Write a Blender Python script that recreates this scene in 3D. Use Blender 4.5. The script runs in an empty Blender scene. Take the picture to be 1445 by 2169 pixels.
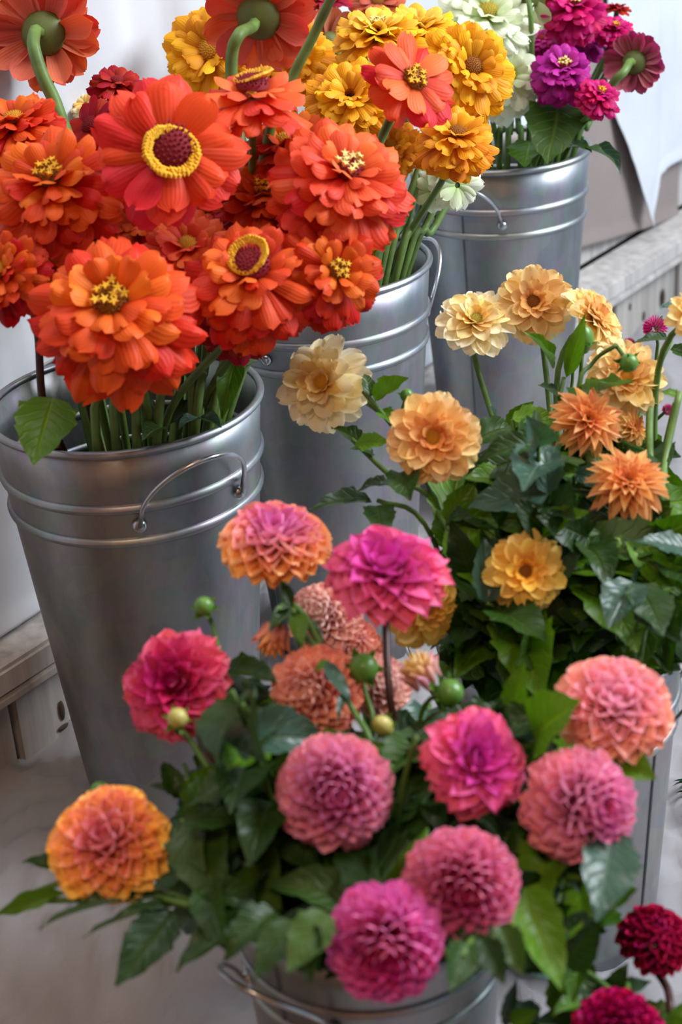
import bpy, math, random
from mathutils import Matrix, Vector, noise
random.seed(11)
SC = bpy.context.scene
COL = SC.collection
R = math.radians

# ------------------------------------------------------------------ camera, light, exposure
W, HH, F = 1445.0, 2169.0, 3392.0
PITCH, ROLL, CAMZ = .459, .0719, .912
rt0 = Vector((1, 0, 0)); fw = Vector((0, math.cos(PITCH), -math.sin(PITCH))); up0 = Vector((0, math.sin(PITCH), math.cos(PITCH)))
rt = rt0 * math.cos(ROLL) - up0 * math.sin(ROLL)
up = rt0 * math.sin(ROLL) + up0 * math.cos(ROLL)
CAMP = Vector((0, 0, CAMZ))
cd = bpy.data.cameras.new('camera'); cam = bpy.data.objects.new('camera', cd); COL.objects.link(cam)
cam.matrix_world = Matrix(((rt.x, up.x, -fw.x, CAMP.x), (rt.y, up.y, -fw.y, CAMP.y), (rt.z, up.z, -fw.z, CAMP.z), (0, 0, 0, 1)))
cd.sensor_fit = 'VERTICAL'; cd.sensor_height = 36.0; cd.lens = 36.0 * F / HH
cd.clip_start = .02
cd.dof.use_dof = True; cd.dof.focus_distance = 1.42; cd.dof.aperture_fstop = 7.0
SC.camera = cam

wd = bpy.data.worlds.new('world'); SC.world = wd; wd.use_nodes = True
bgn = wd.node_tree.nodes['Background']
bgn.inputs['Color'].default_value = (.62, .81, 1.0, 1); bgn.inputs['Strength'].default_value = .52

def area(name, loc, target, sx, sy, power, col):
    l = bpy.data.lights.new(name, 'AREA'); l.shape = 'RECTANGLE'; l.size = sx; l.size_y = sy; l.energy = power; l.color = col
    o = bpy.data.objects.new(name, l); COL.objects.link(o); o.location = loc
    o.rotation_euler = (Vector(target) - Vector(loc)).to_track_quat('-Z', 'Y').to_euler()
    return o
area('open_side_daylight', (1.85, 1.3, 1.95), (0, 1.2, .35), 1.2, 1.2, 74, (.90, .95, 1.0))
area('overhead_fill', (-.1, 1.35, 2.35), (-.05, 1.25, .4), .9, .9, 12, (1.0, .97, .93))  # overhead fill added to light the flower tops
area('warm_fill', (-.3, -.5, 2.2), (-.3, -1.6, .5), .5, .5, 30, (1.0, .72, .48))  # added warm fill, aimed at the rear wall to brown the bucket reflections
vs = SC.view_settings
vs.view_transform = 'Standard'; vs.look = 'None'; vs.gamma = 1; vs.exposure = 0.40; vs.use_curve_mapping = False

# ------------------------------------------------------------------ helpers
def at(px, py, d):
    """world point seen at a photograph pixel, d metres along the viewing axis"""
    return CAMP + d * (fw + rt * ((px - W / 2) / F) - up * ((py - HH / 2) / F))
def proj(P):
    q = P - CAMP; z = q.dot(fw)
    return W / 2 + F * q.dot(rt) / z, HH / 2 - F * q.dot(up) / z, z
def cdir(x, y, z):
    """direction given as right, up, towards the viewer"""
    return (rt * x + up * y - fw * z).normalized()
def s2l(c):
    return tuple(((v / 255) / 12.92 if v / 255 <= .04045 else ((v / 255 + .055) / 1.055) ** 2.4) for v in c)
def lerp(a, b, t): return tuple(x + (y - x) * t for x, y in zip(a, b))
def stops(cols, t):
    t = min(max(t, 0), 1) * (len(cols) - 1); i = min(int(t), len(cols) - 2)
    return lerp(cols[i], cols[i + 1], t - i)
def mesh(name, vs_, fs, mat=None, uv=None, smooth=True):
    m = bpy.data.meshes.new(name); m.from_pydata(vs_, [], fs)
    if uv:
        l = m.uv_layers.new(name='UVMap')
        vi = [0] * len(m.loops); m.loops.foreach_get('vertex_index', vi)
        l.data.foreach_set('uv', [c for i in vi for c in uv[i]])
    if smooth: m.polygons.foreach_set('use_smooth', [True] * len(m.polygons))
    if mat: m.materials.append(mat)
    m.update(); return m
def obj(name, me, parent=None, mw=None, color=None):
    o = bpy.data.objects.new(name, me); COL.objects.link(o)
    if parent:
        o.parent = parent
        o.matrix_basis = BASE[parent.name].inverted() @ mw if mw else BASE[parent.name].inverted()
    elif mw: o.matrix_basis = mw
    BASE[o.name] = mw.copy() if mw else Matrix()
    if color: o.color = (*color, 1)
    return o
BASE = {}
def thing(name, loc, label, cat, group=None):
    o = bpy.data.objects.new(name, None); COL.objects.link(o); o.empty_display_size = .02
    o.location = loc; BASE[o.name] = Matrix.Translation(loc)
    tag(o, label, cat, group); return o
def tag(o, label=None, cat=None, group=None, kind=None):
    if label: o['label'] = label
    if cat: o['category'] = cat
    if group: o['group'] = group
    if kind: o['kind'] = kind
    return o
def tube(pts, r0, r1=None, n=7, name='stem', mat=None):
    r1 = r0 if r1 is None else r1
    V, Fc = [], []; prev = None
    for i, p in enumerate(pts):
        a = pts[max(i - 1, 0)]; b = pts[min(i + 1, len(pts) - 1)]
        t = (b - a).normalized()
        if prev is None: x = t.orthogonal().normalized()
        else: x = (prev - t * prev.dot(t)).normalized()
        prev = x; y = t.cross(x); r = r0 + (r1 - r0) * i / (len(pts) - 1)
        for k in range(n):
            an = 2 * math.pi * k / n; V.append(p + (x * math.cos(an) + y * math.sin(an)) * r)
    for i in range(len(pts) - 1):
        for k in range(n):
            Fc.append((i * n + k, i * n + (k + 1) % n, (i + 1) * n + (k + 1) % n, (i + 1) * n + k))
    Fc.append(tuple(range(n))[::-1]); Fc.append(tuple(range((len(pts) - 1) * n, len(pts) * n)))
    return mesh(name, V, Fc, mat)
def bez(p0, p1, p2, p3, n=10):
    out = []
    for i in range(n + 1):
        t = i / n; s = 1 - t
        out.append(p0 * s ** 3 + p1 * 3 * s * s * t + p2 * 3 * s * t * t + p3 * t ** 3)
    return out
def catmull(P, n=6):
    Q = [P[0] * 2 - P[1]] + P + [P[-1] * 2 - P[-2]]; out = []
    for i in range(1, len(Q) - 2):
        for k in range(n):
            t = k / n; a, b, c, d = Q[i - 1:i + 3]
            out.append(.5 * (2 * b + (c - a) * t + (2 * a - 5 * b + 4 * c - d) * t * t + (3 * b - a - 3 * c + d) * t ** 3))
    return out + [P[-1]]
def lathe(prof, n=64, cap=False):
    V, Fc = [], []
    for (r, z) in prof:
        for k in range(n):
            a = 2 * math.pi * k / n; V.append((r * math.cos(a), r * math.sin(a), z))
    for i in range(len(prof) - 1):
        for k in range(n):
            Fc.append((i * n + k, i * n + (k + 1) % n, (i + 1) * n + (k + 1) % n, (i + 1) * n + k))
    if cap: Fc.append(tuple(range(n))[::-1])
    return V, Fc
def frame(o, x, y, z):
    return Matrix(((x.x, y.x, z.x, o.x), (x.y, y.y, z.y, o.y), (x.z, y.z, z.z, o.z), (0, 0, 0, 1)))
def box(name, c, dx, dy, dz, sx, sy, sz, mat, bev=.002):
    """bevelled box: centre c, unit axes dx dy dz, full sizes sx sy sz"""
    import bmesh
    bm = bmesh.new(); bmesh.ops.create_cube(bm, size=1)
    for v in bm.verts: v.co = Vector((v.co.x * sx, v.co.y * sy, v.co.z * sz))
    bmesh.ops.bevel(bm, geom=bm.edges[:], offset=bev, segments=2, affect='EDGES')
    me = bpy.data.meshes.new(name); bm.to_mesh(me); bm.free(); me.materials.append(mat)
    return me, frame(Vector(c), dx, dy, dz)

# ------------------------------------------------------------------ materials
def newmat(name):
    m = bpy.data.materials.new(name); m.use_nodes = True
    nt = m.node_tree; b = nt.nodes['Principled BSDF']
    return m, nt, b, nt.nodes['Material Output']
def N(nt, t, **kw):
    n = nt.nodes.new(t)
    for k, v in kw.items(): setattr(n, k, v)
    return n
def ramp(nt, fac, cols):
    r = N(nt, 'ShaderNodeValToRGB'); e = r.color_ramp.elements
    while len(e) < len(cols): e.new(.5)
    for el, (p, c) in zip(e, cols): el.position = p; el.color = (*c, 1)
    nt.links.new(fac, r.inputs[0]); return r.outputs[0]
def math_(nt, op, a, b=None, clamp=False):
    n = N(nt, 'ShaderNodeMath', operation=op, use_clamp=clamp)
    for i, v in enumerate((a, b)):
        if v is None: continue
        if isinstance(v, (int, float)): n.inputs[i].default_value = v
        else: nt.links.new(v, n.inputs[i])
    return n.outputs[0]
def mixc(nt, fac, a, b, mode='MIX'):
    n = N(nt, 'ShaderNodeMix', data_type='RGBA', blend_type=mode)
    for i, v in ((0, fac), (6, a), (7, b)):
        if isinstance(v, (int, float)): n.inputs[i].default_value = v
        elif isinstance(v, tuple): n.inputs[i].default_value = (*v, 1)
        else: nt.links.new(v, n.inputs[i])
    return n.outputs[2]
def bump(nt, b, h, s, d=.002):
    n = N(nt, 'ShaderNodeBump'); n.inputs['Strength'].default_value = s; n.inputs['Distance'].default_value = d
    nt.links.new(h, n.inputs['Height']); nt.links.new(n.outputs[0], b.inputs['Normal'])
def uvxy(nt):
    u = N(nt, 'ShaderNodeUVMap'); s = N(nt, 'ShaderNodeSeparateXYZ'); nt.links.new(u.outputs[0], s.inputs[0]); return s.outputs[0], s.outputs[1]

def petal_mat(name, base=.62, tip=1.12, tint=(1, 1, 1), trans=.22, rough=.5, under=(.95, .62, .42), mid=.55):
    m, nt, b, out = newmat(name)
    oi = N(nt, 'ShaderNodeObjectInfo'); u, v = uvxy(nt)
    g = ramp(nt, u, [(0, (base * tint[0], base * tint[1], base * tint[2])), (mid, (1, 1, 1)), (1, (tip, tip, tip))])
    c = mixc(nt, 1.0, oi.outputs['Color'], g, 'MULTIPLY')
    st = math_(nt, 'SINE', math_(nt, 'MULTIPLY', v, 56.0))
    no = N(nt, 'ShaderNodeTexNoise'); no.inputs['Scale'].default_value = 6
    val = math_(nt, 'ADD', math_(nt, 'MULTIPLY', st, .022), math_(nt, 'ADD', .87, math_(nt, 'MULTIPLY', oi.outputs['Random'], .22)))
    h = N(nt, 'ShaderNodeHueSaturation'); nt.links.new(c, h.inputs['Color']); nt.links.new(val, h.inputs['Value'])
    nt.links.new(math_(nt, 'ADD', .488, math_(nt, 'MULTIPLY', oi.outputs['Random'], .024)), h.inputs['Hue'])
    b.inputs['Roughness'].default_value = rough; b.inputs['Specular IOR Level'].default_value = .22
    geo = N(nt, 'ShaderNodeNewGeometry')
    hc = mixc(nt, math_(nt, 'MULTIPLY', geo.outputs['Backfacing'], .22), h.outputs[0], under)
    nt.links.new(hc, b.inputs['Base Color'])
    bump(nt, b, st, .12, .001)
    tr = N(nt, 'ShaderNodeBsdfTranslucent'); nt.links.new(h.outputs[0], tr.inputs[0])
    mx = N(nt, 'ShaderNodeMixShader'); mx.inputs[0].default_value = trans
    nt.links.new(b.outputs[0], mx.inputs[1]); nt.links.new(tr.outputs[0], mx.inputs[2]); nt.links.new(mx.outputs[0], out.inputs[0])
    return m
M = {}
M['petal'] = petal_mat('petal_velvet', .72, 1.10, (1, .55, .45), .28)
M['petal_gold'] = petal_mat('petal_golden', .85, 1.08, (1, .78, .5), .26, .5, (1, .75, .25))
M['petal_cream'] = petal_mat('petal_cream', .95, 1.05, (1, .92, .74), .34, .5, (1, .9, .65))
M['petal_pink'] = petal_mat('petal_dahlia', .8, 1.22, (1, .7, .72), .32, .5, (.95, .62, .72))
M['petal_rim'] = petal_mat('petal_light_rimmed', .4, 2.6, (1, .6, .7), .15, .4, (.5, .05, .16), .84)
M['petal_white'] = petal_mat('petal_greenish_white', .9, 1.05, (.8, 1, .6), .28, .5, (.8, .9, .6))

def leaf_mat(name, c1, c2, rough=.42):
    m, nt, b, out = newmat(name)
    u, v = uvxy(nt); oi = N(nt, 'ShaderNodeObjectInfo')
    a = math_(nt, 'ABSOLUTE', math_(nt, 'SUBTRACT', v, .5))
    lat = math_(nt, 'SINE', math_(nt, 'MULTIPLY', math_(nt, 'SUBTRACT', u, math_(nt, 'MULTIPLY', a, .55)), 46.0))
    lat = math_(nt, 'POWER', math_(nt, 'MAXIMUM', lat, 0.0), 7.0)
    mid = math_(nt, 'SUBTRACT', 1.0, math_(nt, 'MULTIPLY', a, 22.0), True)
    vein = math_(nt, 'MAXIMUM', math_(nt, 'MULTIPLY', lat, .45), mid, True)
    no = N(nt, 'ShaderNodeTexNoise'); no.inputs['Scale'].default_value = 5; no.inputs['Detail'].default_value = 4
    tc = N(nt, 'ShaderNodeTexCoord'); nt.links.new(tc.outputs['Object'], no.inputs['Vector'])
    f = math_(nt, 'ADD', math_(nt, 'MULTIPLY', no.outputs[0], .5), math_(nt, 'MULTIPLY', oi.outputs['Random'], .6), True)
    c = mixc(nt, f, c1, c2)
    c = mixc(nt, math_(nt, 'MULTIPLY', vein, .55), c, (min(c2[0] * 2.2 + .02, 1), min(c2[1] * 1.7, 1), c2[2] * 1.5))
    geo = N(nt, 'ShaderNodeNewGeometry')
    c = mixc(nt, math_(nt, 'MULTIPLY', geo.outputs['Backfacing'], .45), c, (.16, .24, .17))
    nt.links.new(c, b.inputs['Base Color']); b.inputs['Roughness'].default_value = rough; b.inputs['Specular IOR Level'].default_value = .38
    bump(nt, b, math_(nt, 'SUBTRACT', 0.0, vein), .5, .002)
    tr = N(nt, 'ShaderNodeBsdfTranslucent'); nt.links.new(mixc(nt, 1.0, c, (1.0, 1.25, .3), 'MULTIPLY'), tr.inputs[0])
    mx = N(nt, 'ShaderNodeMixShader'); mx.inputs[0].default_value = .25
    nt.links.new(b.outputs[0], mx.inputs[1]); nt.links.new(tr.outputs[0], mx.inputs[2]); nt.links.new(mx.outputs[0], out.inputs[0])
    return m
M['leaf'] = leaf_mat('dahlia_leaf_green', (.005, .020, .004), (.025, .076, .006))
M['leaf_light'] = leaf_mat('young_leaf_green', (.04, .13, .007), (.11, .24, .01), .4)
M['leaf_zinnia'] = leaf_mat('zinnia_leaf_green', (.016, .05, .008), (.055, .12, .012), .45)
M['leaf_grey'] = leaf_mat('bluish_leaf_green', (.03, .07, .05), (.06, .13, .09), .28)

def plain(name, c, rough=.5, spec=.4, noise_amt=.25, scale=30, metal=0):
    m, nt, b, out = newmat(name)
    no = N(nt, 'ShaderNodeTexNoise'); no.inputs['Scale'].default_value = scale; no.inputs['Detail'].default_value = 4
    tc = N(nt, 'ShaderNodeTexCoord'); nt.links.new(tc.outputs['Object'], no.inputs['Vector'])
    lo = tuple(x * (1 - noise_amt) for x in c); hi = tuple(min(x * (1 + noise_amt), 1) for x in c)
    nt.links.new(ramp(nt, no.outputs[0], [(.3, lo), (.7, hi)]), b.inputs['Base Color'])
    b.inputs['Roughness'].default_value = rough; b.inputs['Specular IOR Level'].default_value = spec; b.inputs['Metallic'].default_value = metal
    return m
M['stem'] = plain('stem_green', (.07, .15, .022), .5, .4, .3, 60)
M['stem_pale'] = plain('stem_pale_green', (.11, .19, .04), .5, .4, .3, 60)
M['stem_dark'] = plain('stem_dark_red', (.055, .018, .014), .45, .4, .3, 60)
M['calyx'] = plain('calyx_green', (.10, .12, .025), .55, .35, .4, 120)
M['bud'] = plain('bud_green', (.09, .22, .03), .35, .5, .3, 40)
M['bud_yellow'] = plain('bud_yellow_green', (.42, .38, .10), .4, .5, .3, 40)
M['floret'] = plain('floret_yellow', (.78, .42, .03), .6, .2, .3, 80)
M['floret_pale'] = plain('floret_pale_yellow', (.80, .62, .22), .6, .2, .2, 80)
M['disc_red'] = plain('disc_dark_red', (.22, .012, .02), .7, .2, .5, 120)
M['disc_brown'] = plain('disc_brown', (.26, .09, .01), .7, .2, .5, 120)
M['disc_gold'] = plain('disc_gold', (.55, .26, .02), .7, .2, .5, 120)
M['disc_green'] = plain('disc_green_gold', (.34, .26, .03), .7, .2, .5, 120)

def galvanized():
    m, nt, b, out = newmat('galvanized_steel')
    tc = N(nt, 'ShaderNodeTexCoord')
    no = N(nt, 'ShaderNodeTexNoise'); no.inputs['Scale'].default_value = 14; no.inputs['Detail'].default_value = 6; no.inputs['Roughness'].default_value = .65
    mp = N(nt, 'ShaderNodeMapping'); mp.inputs['Scale'].default_value = (1, 1, .35)
    nt.links.new(tc.outputs['Object'], mp.inputs[0]); nt.links.new(mp.outputs[0], no.inputs['Vector'])
    vo = N(nt, 'ShaderNodeTexVoronoi'); vo.inputs['Scale'].default_value = 45; nt.links.new(tc.outputs['Object'], vo.inputs['Vector'])
    c = ramp(nt, no.outputs[0], [(.30, (.24, .25, .26)), (.70, (.46, .47, .48))])
    c = mixc(nt, .12, c, vo.outputs['Color'], 'SOFT_LIGHT')
    nt.links.new(c, b.inputs['Base Color']); b.inputs['Metallic'].default_value = 1.0
    nt.links.new(math_(nt, 'ADD', .33, math_(nt, 'MULTIPLY', no.outputs[0], .2)), b.inputs['Roughness'])
    bump(nt, b, no.outputs[0], .08, .002)
    return m
M['zinc'] = galvanized()
M['wire'] = plain('handle_wire_steel', (.55, .56, .58), .28, .5, .15, 60, 1.0)
M['seam'] = plain('seam_dark_steel', (.16, .17, .18), .45, .5, .2, 60, 1.0)

def cloth_mat(name, c, weave=4500, dark=.82, strength=.25):
    m, nt, b, out = newmat(name)
    u, v = uvxy(nt)
    wx = math_(nt, 'SINE', math_(nt, 'MULTIPLY', u, weave)); wy = math_(nt, 'SINE', math_(nt, 'MULTIPLY', v, weave))
    w = math_(nt, 'MULTIPLY', wx, wy)
    no = N(nt, 'ShaderNodeTexNoise'); no.inputs['Scale'].default_value = 9; no.inputs['Detail'].default_value = 6
    tc = N(nt, 'ShaderNodeTexCoord'); nt.links.new(tc.outputs['Object'], no.inputs['Vector'])
    f = math_(nt, 'ADD', math_(nt, 'MULTIPLY', w, .06), no.outputs[0])
    nt.links.new(ramp(nt, f, [(.25, tuple(x * dark for x in c)), (.75, c)]), b.inputs['Base Color'])
    b.inputs['Roughness'].default_value = .9; b.inputs['Specular IOR Level'].default_value = .1
    no2 = N(nt, 'ShaderNodeTexNoise'); no2.inputs['Scale'].default_value = 38; no2.inputs['Detail'].default_value = 5
    nt.links.new(tc.outputs['Object'], no2.inputs['Vector'])
    bump(nt, b, math_(nt, 'ADD', math_(nt, 'MULTIPLY', w, .15), no2.outputs[0]), strength, .004)
    return m
M['linen'] = cloth_mat('white_linen', (.66, .69, .74), 5200, .86)
M['shaded_linen'] = cloth_mat('linen_in_shade', (.30, .25, .235), 5200, .9)  # shade between the linen panels put into the colour
M['table_cloth'] = cloth_mat('white_cotton', (.33, .32, .335), 5200, .88, .3)

def wood(name, c1, c2):
    m, nt, b, out = newmat(name)
    tc = N(nt, 'ShaderNodeTexCoord'); oi = N(nt, 'ShaderNodeObjectInfo')
    mp = N(nt, 'ShaderNodeMapping'); mp.inputs['Scale'].default_value = (40, 40, 2.2)
    ad = N(nt, 'ShaderNodeVectorMath', operation='ADD'); nt.links.new(tc.outputs['Object'], ad.inputs[0]); nt.links.new(oi.outputs['Random'], ad.inputs[1])
    nt.links.new(ad.outputs[0], mp.inputs[0])
    no = N(nt, 'ShaderNodeTexNoise'); no.inputs['Scale'].default_value = 1.6; no.inputs['Detail'].default_value = 7; nt.links.new(mp.outputs[0], no.inputs['Vector'])
    nt.links.new(ramp(nt, no.outputs[0], [(.3, c1), (.7, c2)]), b.inputs['Base Color'])
    b.inputs['Roughness'].default_value = .75; b.inputs['Specular IOR Level'].default_value = .25
    bump(nt, b, no.outputs[0], .3, .002)
    return m
M['plank'] = wood('weathered_plank', (.28, .26, .24), (.46, .43, .40))
M['rail'] = wood('weathered_rail', (.36, .34, .33), (.58, .55, .53))
M['dark_wood'] = wood('dark_backing', (.02, .015, .012), (.04, .03, .025))
M['knot'] = plain('wood_knot', (.05, .035, .025), .8, .2, .4, 200)
M['floor'] = wood('brown_floor', (.10, .062, .042), (.17, .11, .075))
M['room'] = plain('taupe_plaster', (.26, .155, .105), .9, .1, .1, 3)

# ------------------------------------------------------------------ the setting
P0 = Vector((-.345, 1.31, 0)); DW = Vector((.608, .794, 0)).normalized(); NW = Vector((DW.y, -DW.x, 0)); UZ = Vector((0, 0, 1))
def wp(t, off, z): return P0 + DW * t - NW * off + UZ * z

FLZ = -.74
me, mw = box('floor', (0, 1.0, FLZ - .02), Vector((1, 0, 0)), Vector((0, 1, 0)), UZ, 7, 7, .04, M['floor'])  # unseen floor, added in brown for its reflection in the buckets
tag(obj('floor', me, None, mw), 'unseen brown wooden floor added for warm reflections', None, None, 'structure')
# unseen walls and ceiling added to darken reflections; daylight enters from the open right
for nm, c_, sx, sy, sz in (('wall_front', (-.2, -1.6, .85), 3.8, .06, 3.2), ('wall_left', (-2.1, 1.2, .85), .06, 5.6, 3.2), ('ceiling', (-.3, 1.2, 2.45), 3.7, 5.6, .05)):
    me, mw = box(nm, c_, Vector((1, 0, 0)), Vector((0, 1, 0)), UZ, sx, sy, sz, M['room'])
    tag(obj(nm, me, None, mw), 'dim taupe ' + nm.split('_')[0] + ' added out of view to shape the light', None, None, 'structure')
# back wall: dark backing, each plank, the grey board above the rail
wb, mwb = box('wall_back', wp(.6, .085, (1.35 + FLZ) / 2), DW, -NW, UZ, 4.4, .02, 1.35 - FLZ, M['dark_wood'])
wall_back = tag(obj('wall_back', wb, None, mwb), 'weathered grey plank wall behind the buckets', None, None, 'structure')
PP = .116
pm, _ = box('plank', (0, 0, 0), DW, -NW, UZ, PP - .008, .02, .835, M['plank'])
for k in range(-9, 22):
    c = wp(.02 + PP * (k + .5), .012 + .003 * math.sin(k * 2.7), FLZ + .4175)
    obj('plank', pm, wall_back, frame(c, DW, -NW, UZ))
# knots on two planks
kv, kf = lathe([(0, .002), (.6, .0018), (1, 0)], 12)
km = mesh('knot', kv, kf, M['knot'])
for (px, py, sx, sz) in ((131, 1505, .004, .012), (134, 1540, .008, .003), (1333, 650, .007, .010), (1405, 630, .006, .016), (1362, 670, .009, .013)):
    d = (at(px, py, 1) - CAMP); o = P0 - NW * .0005
    tt = (o - CAMP).dot(NW) / d.dot(NW); p = CAMP + d * tt
    obj('knot', km, wall_back, frame(p, DW * sx, UZ * sz, NW))
bb, mbb = box('upper_board', wp(.6, .066, .74), DW, -NW, UZ, 4.4, .012, 1.22, M['rail'])
obj('upper_board', bb, wall_back, mbb)
rl, mrl = box('trim_1', wp(.6, .02, .1135), DW, -NW, UZ, 4.4, .075, .029, M['rail'], .004)
# rail grain runs lengthways: rotate object axes so Z follows the rail
trim = tag(obj('trim_1', None if False else rl, None, mrl), 'weathered grey wooden rail along the top of the planks', None, None, 'structure')
rl2, mrl2 = box('rail_lip', wp(.6, -.012, .0935), DW, -NW, UZ, 4.4, .012, .012, M['rail'], .003)
obj('rail_lip', rl2, trim, mrl2)

def drape(name, t0, t1, off, hem, edge, label, mat, amp, seed, group='cloths hung along the plank wall', top=1.25, hemband=True):
    nx, nz = 150, 46
    V, Fc, uv = [], [], []
    for i in range(nx + 1):
        s = i / nx
        for j in range(nz + 1):
            q = j / nz
            t = t0 + (t1 - t0) * s
            zb = hem(t); z = zb + (top - zb) * (q ** 1.5)
            if edge: t = max(t, edge(z) + (t - t0) * .02)
            f = noise.noise(Vector((t * 9 + seed, z * .9, seed))) * amp + noise.noise(Vector((t * 30 + seed, z * 2.5, seed + 4))) * amp * .35 \
                + noise.noise(Vector((t * 70, z * 60, seed + 9))) * amp * .07
            o = off - f * (1 - .25 * q)
            o -= .0025 if (z - zb) < .016 and hemband else 0
            V.append(wp(t, max(o, .002), z)); uv.append((t, z))
    for i in range(nx):
        for j in range(nz):
            a = i * (nz + 1) + j; Fc.append((a, a + nz + 1, a + nz + 2, a + 1))
    o = obj(name, mesh(name, V, Fc, mat, uv))
    tag(o, label, 'curtain', group)
    md = o.modifiers.new('thickness', 'SOLIDIFY'); md.thickness = .0015
    return o
drape('linen_drape', -.55, 1.18, .030, lambda t: .131 + .012 * max(0, min(1, (t - .1) / .7)) + .003 * math.sin(t * 23), None,
      'long creased white linen drape hanging behind the orange and golden zinnias', M['linen'], .022, 3.1)
drape('shaded_drape', 1.08, 1.62, .046, lambda t: .172 - .03 * (t - 1.25) / .22, None,  # shaded inner part of the drapes, its shade painted as taupe
      'drape panel coloured taupe for shade, hanging behind the bucket of magenta zinnias', M['shaded_linen'], .006, 8.4)
drape('linen_drape', 1.33, 2.25, .030, lambda t: .150 + .077 * max(0, min(1, (t - 1.462) / .035)), lambda z: 1.34 + .53 * max(0, .4 - z),
      'white linen drape with slanting edge overlapping the shade-coloured panel', M['linen'], .018, 5.2)

# table, cloth
EDGE = catmull([Vector(p).to_3d() for p in ((-.62, 1.22), (-.47, 1.155), (-.32, 1.093), (-.25, 1.066), (-.185, 1.018), (-.15, .93), (-.14, .80), (-.135, .60), (-.10, .44), (.1, .41), (.6, .41), (1.3, .41))], 8)
def edge_near(p):
    best = None
    for a, b in zip(EDGE, EDGE[1:]):
        ab = b - a; t = max(0, min(1, (p - a).dot(ab) / ab.dot(ab))); q = a + ab * t; d = (p - q).length
        if best is None or d < best[0]: best = (d, q, ab.normalized())
    d, q, tg = best
    side = tg.x * (p.y - q.y) - tg.y * (p.x - q.x)       # left of travel = on the table
    return d, q, tg, side > 0
def cloth():
    V, Fc, uv = [], [], []; nx, ny = 230, 230
    x0, x1, y0, y1 = -.62, 1.25, .08, 2.75
    arc = 0
    idx = {}
    for i in range(nx + 1):
        for j in range(ny + 1):
            x = x0 + (x1 - x0) * (i / nx) ** 1.15; y = y0 + (y1 - y0) * (j / ny) ** 1.25
            p = Vector((x, y, 0))
            wdist = (p - P0).dot(NW)
            if wdist < -.009:
                if wdist < -.06: continue
                p = p + NW * (-.009 - wdist)
            d, q, tg, on = edge_near(p)
            n1 = noise.noise(Vector((p.x * 7, p.y * 7, 1.0))); n2 = noise.noise(Vector((p.x * 24, p.y * 24 + p.x * 10, 4.0))); n3 = noise.noise(Vector((p.x * 55, p.y * 40, 8.0)))
            ridge = (1 - abs(n2)) ** 7 + .5 * (1 - abs(noise.noise(Vector((p.x * 38 + p.y * 14, p.y * 20, 2.0))))) ** 8
            z = .004 * n1 + .011 * ridge + .003 * n3
            wdist = max(wdist, 0)
            if wdist < .05: z += .006 * (1 - wdist / .05) ** 2 * (1 + n2)
            if on:
                z -= .010 * math.exp(-d / .012)
                P = Vector((p.x, p.y, z))
            else:
                s = d; outv = Vector((tg.y, -tg.x, 0))
                ar = q.x * 1.2 - q.y
                fold = math.sin(ar * 42 + 3 * n1) * .016 * min(1, s / .12)
                P = q + outv * (.02 * (1 - math.exp(-s / .02)) + fold + .62 * s) + Vector((0, 0, -.010 - max(0, s - .006) * .78 + z * .5))
            idx[i, j] = len(V); V.append(P); uv.append((x, y))
    for i in range(nx):
        for j in range(ny):
            k = [(i, j), (i + 1, j), (i + 1, j + 1), (i, j + 1)]
            if all(c in idx for c in k): Fc.append([idx[c] for c in k])
    o = obj('tablecloth', mesh('tablecloth', V, Fc, M['table_cloth'], uv))
    return tag(o, 'crumpled white cotton cloth covering the table under the buckets', 'tablecloth')
cloth()
tbl = thing('display_table', (.35, 1.25, FLZ), 'wooden table hidden under the white cotton cloth', 'table')
def pipoly(p, poly):
    x, y = p; c = False
    for (x1, y1), (x2, y2) in zip(poly, poly[1:] + poly[:1]):
        if (y1 > y) != (y2 > y) and x < (x2 - x1) * (y - y1) / (y2 - y1) + x1: c = not c
    return c
TP = [(-.40, 1.17), (-.28, 1.11), (-.15, 1.05), (-.09, .8), (-.08, .50), (1.2, .48), (1.2, 3.0)]
TP = [(x, y - .0) for x, y in TP] + [tuple((wp(1.9, -.01, 0)).xy), tuple((wp(-.02, -.01, 0)).xy)]
tv = [Vector((x, y, z)) for z in (-.045, -.022) for x, y in TP]; nT = len(TP)
tf = [tuple(range(nT))[::-1], tuple(range(nT, 2 * nT))] + [(k, (k + 1) % nT, nT + (k + 1) % nT, nT + k) for k in range(nT)]
obj('table_top', mesh('table_top', tv, tf, M['plank'], None, False), tbl)
for (x, y) in ((-.05, .52), (1.1, .52), (1.1, 2.6), (-.24, 1.15)):
    lm, lw = box('leg', (x, y, (FLZ - .03) / 2), Vector((1, 0, 0)), Vector((0, 1, 0)), UZ, .05, .05, -FLZ - .03, M['plank'])
    obj('leg', lm, tbl, lw)

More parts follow.
